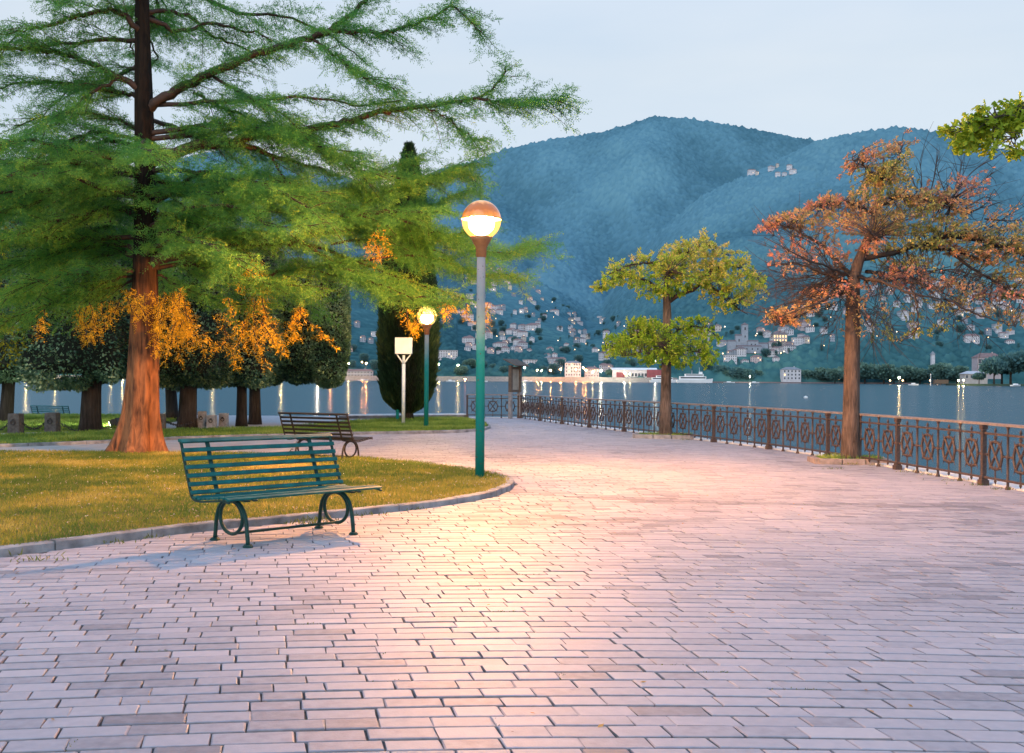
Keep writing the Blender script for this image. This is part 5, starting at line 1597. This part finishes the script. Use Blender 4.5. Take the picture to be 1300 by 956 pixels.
# ================================================================== STREET FURNITURE
# ------------------------------------------------------------------ benches
def bench(label, loc, rz, mslat, mframe):
    t = thing('park_bench', label, 'bench', loc, rz)
    # local x = along the bench, -y = front.  Seat and back profile (y, z)
    HL = .83
    prof = [(-.40, .425), (-.30, .435), (-.10, .415), (.10, .395), (.22, .405), (.27, .45), (.33, .58), (.40, .74), (.455, .885), (.49, .915)]
    pf = smooth_path([(0, y, z) for y, z in prof], 60)
    seg = np.linalg.norm(np.diff(pf, axis=0), axis=1); cum = np.concatenate([[0], np.cumsum(seg)])

    def at(s):
        i = min(np.searchsorted(cum, s, side='right') - 1, len(pf) - 2)
        f = (s - cum[i]) / seg[i]
        return pf[i] + (pf[i + 1] - pf[i]) * f, unit(pf[i + 1] - pf[i])
    T = cum[-1]
    # slats lie across the profile
    nslat = 15
    for k in range(nslat):
        s = .03 + (T - .06) * k / (nslat - 1)
        p, tg = at(s)
        seat = p[2] < .45 and p[1] < .25
        wd = .052 if seat else .040
        nrm = Vector((0, -tg[2], tg[1]))
        if nrm.z < 0 and seat: nrm = -nrm
        c = Vector(p) + nrm * .014
        mb = MB()
        R = Matrix((Vector((1, 0, 0)), Vector(tg), Vector((1, 0, 0)).cross(Vector(tg)))).transposed()
        mb.box(c, (2 * HL, wd, .020), mat=R)
        mb.build('slat', mslat, t, bevel=.005)
    # end straps and inner straps following the profile
    for x in (-HL + .012, -.56, .56, HL - .012):
        mb = MB()
        w = .022 if abs(x) > .7 else .04
        vs, fs = [], []
        for i in range(0, 60, 2):
            p = pf[i]; tg = unit(pf[min(i + 1, 59)] - pf[max(i - 1, 0)]); nr = np.array((0, -tg[2], tg[1]))
            th = .018 if abs(x) > .7 else .012
            for sx, sn in ((-1, -.001), (1, -.001), (1, -th), (-1, -th)):
                vs.append((x + sx * w / 2, p[1] + nr[1] * sn, p[2] + nr[2] * sn))
        n = len(vs) // 4
        for i in range(n - 1):
            for k in range(4): fs.append((i * 4 + k, i * 4 + (k + 1) % 4, i * 4 + 4 + (k + 1) % 4, i * 4 + 4 + k))
        fs += [(0, 1, 2, 3), tuple((n - 1) * 4 + k for k in range(4))]
        mb.add(vs, fs)
        mb.build('strap', mframe, t)
    # rolled rail along the top of the back
    mb = MB(); mb.tube([(-HL, .495, .915), (HL, .495, .915)], .017, 10); mb.build('top_rail', mslat, t, smooth=False)
    for x in (-.57, .57):
        mb = MB()
        # ring
        mb.tube([(x, .0 + .195 * math.cos(a), .235 + .148 * math.sin(a)) for a in np.linspace(0, 2 * math.pi, 33)[:-1]], .017, 8, closed=True)
        mb.build('ring', mframe, t, smooth=True)
        for s in (-1, 1):
            mb = MB()
            # leg: comes over the ring's shoulder and runs down to the foot
            pts = smooth_path([(x, s * .03, .392), (x, s * .13, .372), (x, s * .215, .305), (x, s * .258, .215), (x, s * .275, .12), (x, s * .29, .02)], 18)
            mb.tube(pts, [.019] * 18, 8)
            mb.tube([(x, s * .10, .36), (x, s * .10, .42)], .017, 8)
            lg = mb.build('leg', mframe, t, smooth=True)
            mb = MB(); mb.lathe([(.0, .026), (.034, .022), (.046, .008), (.046, -.004), (0, -.004)], (x, s * .29, 0), 14); mb.build('foot', mframe, lg)
        mb = MB(); mb.box((x, -.04, .404), (.045, .50, .014)); mb.build('seat_bracket', mframe, t)
    mb = MB(); mb.tube([(-.57, 0, .088), (.57, 0, .088)], .013, 8); mb.build('stretcher', mframe, t)
    return t


bench('green slatted bench with ring shaped iron legs at the lawn kerb, in the lamp light', (-2.12, 10.0, 0.002), math.radians(44.5), M['bench_green'], M['bench_frame'])
bench('dark brown slatted bench seen from behind on the path beyond the lawn', (-3.35, 19.3, .008), math.radians(154), M['bench_brown'], M['bench_brown_frame'])
pb = P3(67, 520, 43.3)
SC_B = [o for o in SC.objects if o.name.startswith('park_bench')][-1]; SC_B.scale = (.9, .92, .94)
bench('small distant dark green bench by the water beyond the floodlit grass', (pb[0], 43.6, -.62), math.radians(172), M['bench_green'], M['bench_frame'])

# ------------------------------------------------------------------ globe lamps
M['pole_green'] = None


def pole_mat():
    m, nt, N, L, b = mat_new('pole_paint')
    tc = N.new('ShaderNodeTexCoord'); sp = N.new('ShaderNodeSeparateXYZ'); L.new(tc.outputs['Object'], sp.inputs[0])
    n = N.new('ShaderNodeTexNoise'); n.inputs['Scale'].default_value = 7; n.inputs['Detail'].default_value = 7; L.new(tc.outputs['Object'], n.inputs['Vector'])
    ad = N.new('ShaderNodeMath'); ad.operation = 'MULTIPLY_ADD'; ad.inputs[1].default_value = .5; L.new(n.outputs['Fac'], ad.inputs[0]); L.new(sp.outputs['Z'], ad.inputs[2])
    mr = N.new('ShaderNodeMapRange'); mr.inputs['From Max'].default_value = 4.0; L.new(ad.outputs[0], mr.inputs['Value'])
    r = N.new('ShaderNodeValToRGB'); ramp_set(r, [(0, (.006, .17, .15)), (.50, (.010, .20, .18)), (.56, (.05, .24, .23)), (.70, (.22, .29, .30)), (.9, (.40, .38, .38))])  # turquoise paint; paler top has the lamp's light put into its colour
    L.new(mr.outputs[0], r.inputs['Fac'])
    # chips and stains
    n2 = N.new('ShaderNodeTexNoise'); n2.inputs['Scale'].default_value = 26; n2.inputs['Detail'].default_value = 4; L.new(tc.outputs['Object'], n2.inputs['Vector'])
    r2 = N.new('ShaderNodeValToRGB'); ramp_set(r2, [(.66, (0, 0, 0)), (.70, (1, 1, 1))]); L.new(n2.outputs['Fac'], r2.inputs['Fac'])
    mx = N.new('ShaderNodeMix'); mx.data_type = 'RGBA'; mx.inputs['B'].default_value = (.10, .07, .05, 1)
    L.new(r2.outputs['Color'], mx.inputs['Factor']); L.new(r.outputs['Color'], mx.inputs['A'])
    L.new(mx.outputs['Result'], b.inputs['Base Color'])
    b.inputs['Roughness'].default_value = .65; b.inputs['Specular IOR Level'].default_value = .12
    return m


M['pole_green'] = pole_mat()
M['collar'] = mat('lamp_collar', (.34, .15, .06), .5, .2, var=.25, scale=12)


def globe_mats():
    def frosted(name, col, st, clear):
        m, nt, N, L, b = mat_new(name)
        e = N.new('ShaderNodeEmission'); e.inputs['Color'].default_value = (*col, 1); e.inputs['Strength'].default_value = st
        tr = N.new('ShaderNodeBsdfTransparent'); tr.inputs['Color'].default_value = (1, .93, .8, 1)
        mx = N.new('ShaderNodeMixShader'); mx.inputs[0].default_value = clear
        L.new(e.outputs[0], mx.inputs[1]); L.new(tr.outputs[0], mx.inputs[2]); L.new(mx.outputs[0], N['Material Output'].inputs['Surface'])
        m.cycles.emission_sampling = 'NONE'
        return m
    lit = frosted('globe_frosted', (1, .50, .10), 3.6, .55)
    M['globe_lit_far'] = frosted('globe_frosted_far', (1, .70, .22), 2.4, .55)
    M['bulb'] = emit_mat('bulb_hot', (1, .44, .13), 8200)
    M['bulb_far'] = emit_mat('bulb_hot_far', (1, .60, .20), 750)
    m, nt, N, L, b = mat_new('globe_amber')
    b.inputs['Base Color'].default_value = (.30, .10, .018, 1); b.inputs['Roughness'].default_value = .12; b.inputs['Coat Weight'].default_value = .6
    tc = N.new('ShaderNodeTexCoord'); sp = N.new('ShaderNodeSeparateXYZ'); L.new(tc.outputs['Object'], sp.inputs[0])
    n = N.new('ShaderNodeTexNoise'); n.inputs['Scale'].default_value = 14; L.new(tc.outputs['Object'], n.inputs['Vector'])
    ad = N.new('ShaderNodeMath'); ad.operation = 'MULTIPLY_ADD'; ad.inputs[1].default_value = .10; L.new(n.outputs['Fac'], ad.inputs[0]); L.new(sp.outputs['Z'], ad.inputs[2])
    r = N.new('ShaderNodeValToRGB'); ramp_set(r, [(.04, (1.0, .55, .16)), (.10, (.95, .28, .03)), (.17, (.42, .10, .010)), (.25, (.34, .10, .016)), (.29, (.9, .40, .10)), (.32, (1, .7, .35))])
    L.new(ad.outputs[0], r.inputs['Fac']); L.new(r.outputs['Color'], b.inputs['Emission Color'])
    b.inputs['Emission Strength'].default_value = .95
    return lit, m


M['globe_lit'], M['globe_amber'] = globe_mats()


def lamp(label, base, H, R, bowl, dome, bulb):
    """H = height of the globe's centre"""
    t = thing('globe_street_lamp', label, 'street lamp', tuple(base))
    zc = H
    mb = MB(); mb.tube([(0, 0, -.05), (0, 0, 1.0), (0, 0, zc - R - .22)], [.068, .066, .062], 20); mb.build('pole', M['pole_green'], t, smooth=True)
    mb = MB(); mb.lathe([(.064, zc - R - .26), (.075, zc - R - .25), (.080, zc - R - .12), (.128, zc - R - .03), (.168, zc - R + .042), (.0, zc - R + .042)], n=24); mb.build('collar', M['collar'], t, smooth=True)
    g = []
    lo = [(R * math.sin(a), -R * math.cos(a)) for a in np.linspace(.60, math.pi / 2 + .06, 14)]
    hi = [(R * 1.012 * math.sin(a), -R * 1.012 * math.cos(a)) for a in np.linspace(math.pi / 2 + .06, math.pi - .001, 16)]
    mb = MB(); mb.lathe(lo, n=36); o = mb.build('glass_bowl', bowl, t, smooth=True); o.location = (0, 0, zc)
    mb = MB(); rb = R * .66; mb.lathe([(rb * math.sin(a), -R * .16 - rb * .92 * math.cos(a)) for a in np.linspace(.001, 2.1, 12)], n=20); o2 = mb.build('bulb', bulb, t, smooth=True); o2.location = (0, 0, zc)
    mb = MB(); mb.lathe(hi, n=36); o = mb.build('glass_dome', dome, t, smooth=True); o.location = (0, 0, zc)
    mb = MB(); mb.lathe([(R * 1.02, R * .035), (R * 1.035, R * .06), (R * 1.02, R * .085)], n=36); o = mb.build('seam_ring', M['collar'], t, smooth=True); o.location = (0, 0, zc)
    return t


L1 = G(609, 611.5)
lamp('tall lamp with glowing orange globe and peeling turquoise pole at the lawn tip', L1, (611.5 - 279.5) / FPX * L1[1], .285, M['globe_lit'], M['globe_amber'], M['bulb'])
L2 = G(541, 545.5)
lamp('lamp with bright yellow globe and slim turquoise pole in front of the column cypress', L2, (545.5 - 401.5) / FPX * L2[1], .285, M['globe_lit_far'], emit_mat('globe_yellow', (1, .62, .16), 5), M['bulb_far'])

# ------------------------------------------------------------------ white box sign on a forked pole
s = G(512, 541)
t = thing('box_sign', 'blank white square box on a forked white pole before the column cypress', 'sign', tuple(s))
k = s[1] / FPX
mb = MB(); mb.tube([(0, 0, -.03), (0, 0, (541 - 462) * k)], .055, 14); mb.tube([(0, 0, (541 - 462) * k), (0, 0, (541 - 451) * k)], .045, 14); mb.build('pole', M['white_metal'], t, smooth=True)
for sx in (-1, 1):
    mb = MB(); mb.bar((0, 0, (541 - 462) * k), (sx * 9 * k, 0, (541 - 449.5) * k), .05, .04); mb.build('fork_arm', M['white_metal'], t)
mb = MB(); mb.box((0, 0, (541 - 439) * k), (21.5 * k, .16, 20.5 * k)); bx = mb.build('box', M['ivory'], t, bevel=.015)
mb = MB()
w, h = 21.5 * k / 2, 20.5 * k / 2
for (x, z, a, b_) in [(0, h - .012, 2 * w, .03), (0, -h + .012, 2 * w, .03), (-w + .012, 0, .03, 2 * h - .055), (w - .012, 0, .03, 2 * h - .055)]:
    mb.box((x, -.085, (541 - 439) * k + z), (a, .02, b_))
mb.build('frame', M['white_metal'], bx)
s = G(504.5, 536)
t = thing('marker_post', 'short turquoise post in the grass behind the white sign pole', 'post', tuple(s))
mb = MB(); mb.tube([(0, 0, -.05), (0, 0, .36)], .055, 12); mb.build('shaft', M['pole_green'], t, smooth=True)
mb = MB(); mb.lathe([(.06, .36), (.07, .38), (.05, .42), (0, .43)], n=12); mb.build('cap', M['pole_green'], t, smooth=True)

# ------------------------------------------------------------------ wooden information board in the corner of the railing
b0 = np.array((.12, 40.75, 0))
t = thing('information_board', 'weathered wooden information board with small slanted roof at the railing corner', 'board', tuple(b0), math.radians(58))
for sx in (-.33, .33):
    mb = MB(); mb.box((sx, 0, .5), (.13, .13, 1.02)); p_ = mb.build('post', M['wood_grey'], t, bevel=.01)
    mb = MB(); mb.box((sx, 0, 1.52), (.125, .125, 1.02)); mb.build('post_top', M['wood'], p_, bevel=.01)
mb = MB(); mb.box((0, 0, 1.05), (.53, .06, .09)); mb.box((0, 0, 1.93), (.53, .06, .09)); mb.build('frame', M['wood'], t)
mb = MB(); mb.box((0, .004, 1.49), (.53, .035, .78)); mb.build('panel', M['board'], t)
mb = MB(); R = Matrix.Rotation(math.radians(24), 3, 'X')
mb.box((0, -.05, 2.14), (1.0, .62, .035), mat=R); mb.build('roof', M['wood'], t)

# ------------------------------------------------------------------ railing along the lake
RH = .90


def railing(name, label, path, bay, post_every, first=0):
    P_ = np.array(path)
    seg = np.linalg.norm(np.diff(P_, axis=0), axis=1); cum = np.concatenate([[0], np.cumsum(seg)])
    n = int(round(cum[-1] / bay)); S = np.linspace(0, cum[-1], n + 1)
    pts = np.stack([np.interp(S, cum, P_[:, 0]), np.interp(S, cum, P_[:, 1])], 1)
    t = thing(name, label, 'railing')
    mats = M['iron']

    def strip(nm, z, w, h, mt):
        mb = MB()
        vs, fs = [], []
        for i, p in enumerate(pts):
            a = pts[min(i + 1, n)] - pts[max(i - 1, 0)]; a = a / np.linalg.norm(a); nn = np.array((-a[1], a[0]))
            for so, sz in ((-1, -1), (1, -1), (1, .4), (.55, 1), (-.55, 1), (-1, .4)):
                vs.append((p[0] + nn[0] * so * w / 2, p[1] + nn[1] * so * w / 2, z + sz * h / 2))
        for i in range(n):
            for k in range(6): fs.append((i * 6 + k, i * 6 + (k + 1) % 6, i * 6 + 6 + (k + 1) % 6, i * 6 + 6 + k))
        fs += [tuple(range(6)), tuple(n * 6 + k for k in range(6))]
        mb.add(vs, fs); return mb.build(nm, mt, t)
    strip('handrail', RH, .075, .04, M['iron_top'])
    strip('upper_rail', RH - .14, .032, .030, mats)
    strip('lower_rail', .12, .032, .030, mats)
    # prototypes
    mb = MB()
    mb.lathe([(.024, -.02), (.040, 0), (.032, .03), (.020, .05), (.019, .10), (.032, .105), (.032, .135), (.019, .14), (.018, .42), (.026, .43), (.030, .455), (.026, .48), (.018, .49), (.017, RH - .165), (.026, RH - .16), (.026, RH - .12), (.014, RH - .115), (.016, RH - .06), (.034, RH - .022)], n=10)
    bal = mb.build('baluster', mats, None, smooth=True)
    mb = MB()
    mb.box((0, 0, .03), (.12, .12, .10)); mb.box((0, 0, .11), (.095, .095, .06), taper=.85)
    mb.box((0, 0, RH * .5), (.062, .062, RH - .18)); mb.box((0, -.036, RH * .5), (.036, .014, RH - .32)); mb.box((0, 0, RH - .15), (.08, .08, .03)); mb.box((0, 0, RH - .055), (.085, .085, .065), taper=1.1)
    post = mb.build('post', mats, None, bevel=.006)
    # ornament: ring of eight with crossing bars, spear tips above and below
    mb = MB()
    zc, a, b = .455, bay * .26, .19
    ring = [(a * .62, b), (a, b * .55), (a, -b * .55), (a * .62, -b), (-a * .62, -b), (-a, -b * .55), (-a, b * .55), (-a * .62, b)]
    prev = None
    pr = [(0, b * 1.0), (a * .42, b * 1.0), (a * .80, b * .72), (a * 1.0, b * .22), (a * 1.0, -b * .22), (a * .80, -b * .72), (a * .42, -b * 1.0), (0, -b * 1.0), (-a * .42, -b * 1.0), (-a * .80, -b * .72), (-a, -b * .22), (-a, b * .22), (-a * .80, b * .72), (-a * .42, b * 1.0)]
    mb.tube([(x, 0, zc + z) for x, z in pr], .022, 6, closed=True)
    for sx in (-1, 1):
        mb.tube([(sx * a * .80, 0, zc - b * .98), (-sx * a * .80, 0, zc + b * .98)], .019, 6)
        mb.tube([(sx * a * .86, 0, zc + b * .86), (sx * a * 1.02, 0, zc + b * 1.22)], [.012, .004], 6)
        mb.tube([(sx * a * .86, 0, zc - b * .86), (sx * a * 1.02, 0, zc - b * 1.22)], [.012, .004], 6)
        mb.tube([(sx * a * .95, 0, zc), (sx * (bay / 2 - .012), 0, zc)], .012, 6)
        mb.box((sx * a * 1.18, 0, zc), (.03, .032, .04))
    # spear above, spear below
    mb.lathe([(.011, zc + b * .88), (.028, zc + b * .95), (.014, zc + b * 1.15), (.011, RH - .22), (.026, RH - .205), (.026, RH - .175), (.012, RH - .165), (.010, RH - .12), (.022, RH - .09), (.002, RH - .045)], n=8)
    mb.lathe([(.002, .045), (.022, .085), (.012, .11), (.024, .125), (.012, .145), (.011, zc - b * 1.2), (.030, zc - b * 1.0), (.010, zc - b * .85)], n=8)
    mb.tube([(0, 0, zc + b * .9), (0, 0, zc + b * .62)], [.012, .003], 6); mb.tube([(0, 0, zc - b * .9), (0, 0, zc - b * .62)], [.012, .003], 6)
    orn = mb.build('ornament', mats, None)
    used = {'b': False, 'p': False, 'o': False}

    def put(key, proto, p, rz):
        o = proto
        if used[key]: o = proto.copy(); COL.objects.link(o)
        used[key] = True
        o.parent = t; o.location = (p[0], p[1], 0); o.rotation_euler = (0, 0, rz)
    for i in range(n + 1):
        a_ = pts[min(i + 1, n)] - pts[max(i - 1, 0)]; rz = math.atan2(a_[1], a_[0])
        if (i - first) % post_every == 0: put('p', post, pts[i], rz)
        else: put('b', bal, pts[i], rz)
        if i < n:
            m_ = (pts[i] + pts[i + 1]) / 2; d_ = pts[i + 1] - pts[i]
            put('o', orn, m_, math.atan2(d_[1], d_[0]))
    return t, pts


FR = FENCE[::-1]
cum = np.concatenate([[0], np.cumsum(np.linalg.norm(np.diff(FR, axis=0), axis=1))])
# find where a main post stands (right of the red oak) so the posts fall where the photo has them
railing('lake_railing', 'long rusty brown cast iron railing curving along the lake edge', FR, .66, 4, first=int(round((np.interp(-17.0, -FR[:, 1], cum)) / .66)) % 4)
railing('lake_railing', 'short straight iron railing closing the far end of the promenade', [(-1.72, 41.0), (-.72, 41.0), (.26, 41.0)], .66, 3)

# ------------------------------------------------------------------ low stone wall by the water
t = thing('stone_wall', 'low rough stone wall at the water behind the column cypress', 'wall')
wp = smooth_path([P3(432, 540, 39.2)[:2], P3(500, 540, 40.2)[:2], P3(560, 540, 40.9)[:2], P3(590, 540, 41.2)[:2]], 16)
nbw = NB()
mb = MB()
for i in range(15):
    a, b = wp[i], wp[i + 1]
    mb.bar((*a, .03), (*b, .03), .36, .16)
mb.build('core', M['stonewall'], t)
r = np.random.default_rng(3)
mb = MB()
V_, F_, A_ = [], [], []
for row in range(2):
    s = 0
    L_ = np.linalg.norm(np.diff(wp, axis=0), axis=1).sum()
    while s < L_ - .2:
        w = r.uniform(.16, .36)
        f = (s + w / 2) / L_ * 15; i = min(int(f), 14)
        c = wp[i] + (wp[i + 1] - wp[i]) * (f - i); d_ = wp[i + 1] - wp[i]; d_ /= np.linalg.norm(d_)
        nn = np.array((d_[1], -d_[0]))
        mb.box((c[0] + nn[0] * .19, c[1] + nn[1] * .19, -.005 + row * .085), (w - .02, .05, .075), rz=math.atan2(d_[1], d_[0]) + r.normal(0, .03))
        s += w
o = mb.build('stone_facing', M['wallstone'], t, bevel=.012)
at = o.data.attributes.new('v', 'FLOAT', 'POINT'); vals = np.repeat(r.random(len(o.data.vertices) // 8 + 1), 8)[:len(o.data.vertices)]; at.data.foreach_set('value', vals.astype(np.float32))
mb = MB()
for i in range(15): mb.bar((*wp[i], .135), (*(wp[i] + (wp[i + 1] - wp[i]) * .985), .135), .46, .045)
mb.build('cap_stone', M['coping'], t)

# ------------------------------------------------------------------ stone bollards and chains
def bollard(px, py, w, hpx, label, mt, group=None, rz=0.0, ring=False, chamfer=.02):
    s = G(px, py); k = s[1] / FPX
    t = thing('stone_bollard', label, 'bollard', tuple(s), rz, group)
    W, H = w * k, hpx * k
    mb = MB(); mb.box((0, 0, H / 2 - .03), (W, W, H + .06), taper=.93); mb.build('block', mt, t, bevel=chamfer)
    mb = MB(); mb.box((0, 0, .04), (W * 1.12, W * 1.12, .10)); mb.build('foot', mt, t, bevel=.02)
    mb = MB()
    mb.tube([(W * .18 * math.cos(a), -W / 2 - .015, H * .62 + W * .18 * math.sin(a)) for a in np.linspace(0, 6.283, 17)[:-1]], .012, 6, closed=True)
    mb.box((0, -W / 2 - .005, H * .62 + W * .2), (.05, .05, .05))
    mb.build('chain_ring', M['chain'], t)
    return np.array(s) + (0, 0, H * .62), W


c1 = bollard(20, 554, 15.5, 29, 'dark square stone bollard just in front of the thin leaning trunk', M['bollard'])
c2 = bollard(66.5, 552, 15.5, 28, 'dark square stone bollard in front of the distant bench', M['bollard'])
c0 = bollard(-28, 556, 15.5, 29, 'dark square stone bollard next to the yellow tree, partly outside the picture', M['bollard'])
c3 = bollard(205.5, 549, 9, 24, 'dark stone bollard half hidden behind the flared conifer trunk', M['bollard'])
c4 = bollard(256.5, 545, 10, 23, 'pale grey stone bollard with iron ring beside the thick black trunk', M['bollard_grey'])
c5 = bollard(269, 546, 11.5, 19, 'middle grey stone bollard with a slack chain, nearer than its two neighbours', M['bollard_grey'])
c6 = bollard(284, 545, 11, 20.5, 'rounded grey stone bollard beside the touching pair of tree trunks', M['bollard_grey'])


def chain(A, B, sag, label, group=None):
    t = thing('bollard_chain', label, 'chain')
    L = np.linalg.norm(B - A); n = max(8, int(L / .075))
    mb = MB()
    for i in range(n):
        f = (i + .5) / n; p = A + (B - A) * f - np.array((0, 0, sag * 4 * f * (1 - f)))
        f2 = f + .01; q_ = A + (B - A) * f2 - np.array((0, 0, sag * 4 * f2 * (1 - f2)))
        d_ = Vector(unit(q_ - p)); sd = d_.cross(Vector((0, 0, 1))).normalized(); up = sd.cross(d_)
        if i % 2: sd = up
        mb.tube([Vector(p) + d_ * (.055 * math.cos(a)) + sd * (.026 * math.sin(a)) for a in np.linspace(0, 6.283, 9)[:-1]], .010, 5, closed=True)
    mb.build('links', M['chain'], t)


def side(c, s): return c[0] + np.array((s * (c[1] / 2 + .02), 0, -.02))


chain(side(c1, 1), side(c2, -1), .16, 'dark iron chain hanging between the two square bollards by the floodlit grass')
chain(side(c0, 1), side(c1, -1), .16, 'dark iron chain running out of the picture from the end bollard')
e = P3(139, 541, c2[0][1] + .3)
chain(side(c2, 1), np.array(e), .22, 'dark iron chain sagging from the second dark bollard toward the thick black trunk')
chain(side(c4, 1) + (0, 0, -.1), side(c5, -1), .05, 'short chain hanging between the pale and the middle grey bollard')
chain(side(c3, 1), side(c4, -1) , .14, 'slack chain from the half hidden bollard behind the conifer to the pale bollard')

# ------------------------------------------------------------------ ground floodlight
s = G(146, 545.5)
t = thing('ground_floodlight', 'tilted dark floodlight box shining over the grass beside the thick black trunk', 'floodlight', tuple(s), 0)
R = Matrix.Rotation(math.radians(-22), 3, 'Y')
mb = MB(); mb.box((.03, 0, .16), (.22, .34, .30), mat=R); mb.build('housing', M['chain'], t, bevel=.01)
mb = MB(); mb.box((.03, 0, .02), (.10, .16, .10)); mb.build('bracket', M['chain'], t)
M['flood_lens'] = emit_mat('flood_lens', (1, .92, .62), 30)
mb = MB(); mb.box(Vector((.03, 0, .16)) + R @ Vector((-.118, 0, 0)), (.012, .28, .24), mat=R); mb.build('lens', M['flood_lens'], t)
ld = bpy.data.lights.new('floodlight_beam', 'SPOT'); ld.energy = 420; ld.color = (1, .95, .62); ld.spot_size = math.radians(110); ld.spot_blend = .6; ld.shadow_soft_size = .12
lo = bpy.data.objects.new('floodlight_beam', ld); COL.objects.link(lo)
lo.location = (s[0] - .16, s[1], .34); lo.rotation_euler = (0, math.radians(74), math.radians(-8))
lo.rotation_euler = Vector((-1, .75, -.22)).to_track_quat('-Z', 'Y').to_euler()

# ================================================================== SKY, FILL LIGHT, CAMERA
w = bpy.data.worlds.new('World'); SC.world = w; w.use_nodes = True
nt = w.node_tree; N, L = nt.nodes, nt.links
bg = N['Background']
sky = N.new('ShaderNodeTexSky'); sky.sky_type = 'NISHITA'; sky.sun_disc = False
SUN_EL, SUN_ROT = math.radians(20), math.radians(200)
sky.sun_elevation = SUN_EL; sky.sun_rotation = SUN_ROT; sky.air_density = 1.0; sky.dust_density = 2.0; sky.ozone_density = 2.0
tc = N.new('ShaderNodeTexCoord')
mp = N.new('ShaderNodeMapping'); mp.inputs['Scale'].default_value = (1.2, 1.2, 5.0); L.new(tc.outputs['Generated'], mp.inputs['Vector'])
cn = N.new('ShaderNodeTexNoise'); cn.inputs['Scale'].default_value = 1.6; cn.inputs['Detail'].default_value = 5; cn.inputs['Roughness'].default_value = .5; L.new(mp.outputs[0], cn.inputs['Vector'])
cr = N.new('ShaderNodeValToRGB'); ramp_set(cr, [(.35, (7.4, 8.6, 9.8)), (.65, (8.8, 9.5, 10.1))]); L.new(cn.outputs['Fac'], cr.inputs['Fac'])
# overcast dusk: pale near the horizon, bluer overhead
sx = N.new('ShaderNodeSeparateXYZ'); L.new(tc.outputs['Generated'], sx.inputs[0])
el = N.new('ShaderNodeMapRange'); el.inputs['From Min'].default_value = .28; el.inputs['From Max'].default_value = .75; L.new(sx.outputs['Z'], el.inputs['Value'])
zen = N.new('ShaderNodeMix'); zen.data_type = 'RGBA'; L.new(el.outputs[0], zen.inputs['Factor'])
L.new(cr.outputs['Color'], zen.inputs['A']); zen.inputs['B'].default_value = (3.8, 7.2, 12.5, 1)
mx = N.new('ShaderNodeMix'); mx.data_type = 'RGBA'; mx.inputs['Factor'].default_value = .80
L.new(sky.outputs[0], mx.inputs['A']); L.new(zen.outputs['Result'], mx.inputs['B'])
L.new(mx.outputs['Result'], bg.inputs['Color']); bg.inputs['Strength'].default_value = .10

sd = bpy.data.lights.new('sun', 'SUN'); sd.energy = 1.6; sd.angle = math.radians(70); sd.color = (1, .97, .93)  # soft fill added from behind the camera; no sun shines at dusk
so = bpy.data.objects.new('sun', sd); COL.objects.link(so)
dv = Vector((math.sin(SUN_ROT) * math.cos(SUN_EL), math.cos(SUN_ROT) * math.cos(SUN_EL), math.sin(SUN_EL)))
so.rotation_euler = dv.to_track_quat('Z', 'Y').to_euler(); so.location = (0, -5, 30)

cd = bpy.data.cameras.new('camera'); co = bpy.data.objects.new('camera', cd); COL.objects.link(co)
m4 = Matrix.Identity(4)
for i in range(3):
    m4[i][0] = RIGHT[i]; m4[i][1] = UP[i]; m4[i][2] = -FWD[i]; m4[i][3] = CAM[i]
co.matrix_world = m4
cd.sensor_fit = 'HORIZONTAL'; cd.sensor_width = 36.0; cd.lens = FPX / 1300 * 36.0
cd.shift_y = (CY - 478.0) / 1300
cd.clip_start = .1; cd.clip_end = 20000
SC.camera = co

SC.view_settings.view_transform = 'Standard'; SC.view_settings.look = 'None'; SC.view_settings.exposure = 0; SC.view_settings.gamma = 1
cy = SC.cycles
cy.use_denoising = True
try: cy.denoiser = 'OPENIMAGEDENOISE'
except Exception: pass
cy.max_bounces = 5; cy.diffuse_bounces = 2; cy.glossy_bounces = 3; cy.transmission_bounces = 3; cy.transparent_max_bounces = 4
cy.sample_clamp_indirect = 4.0; cy.sample_clamp_direct = 0.0
cy.caustics_reflective = False; cy.caustics_refractive = False
cy.use_light_tree = True
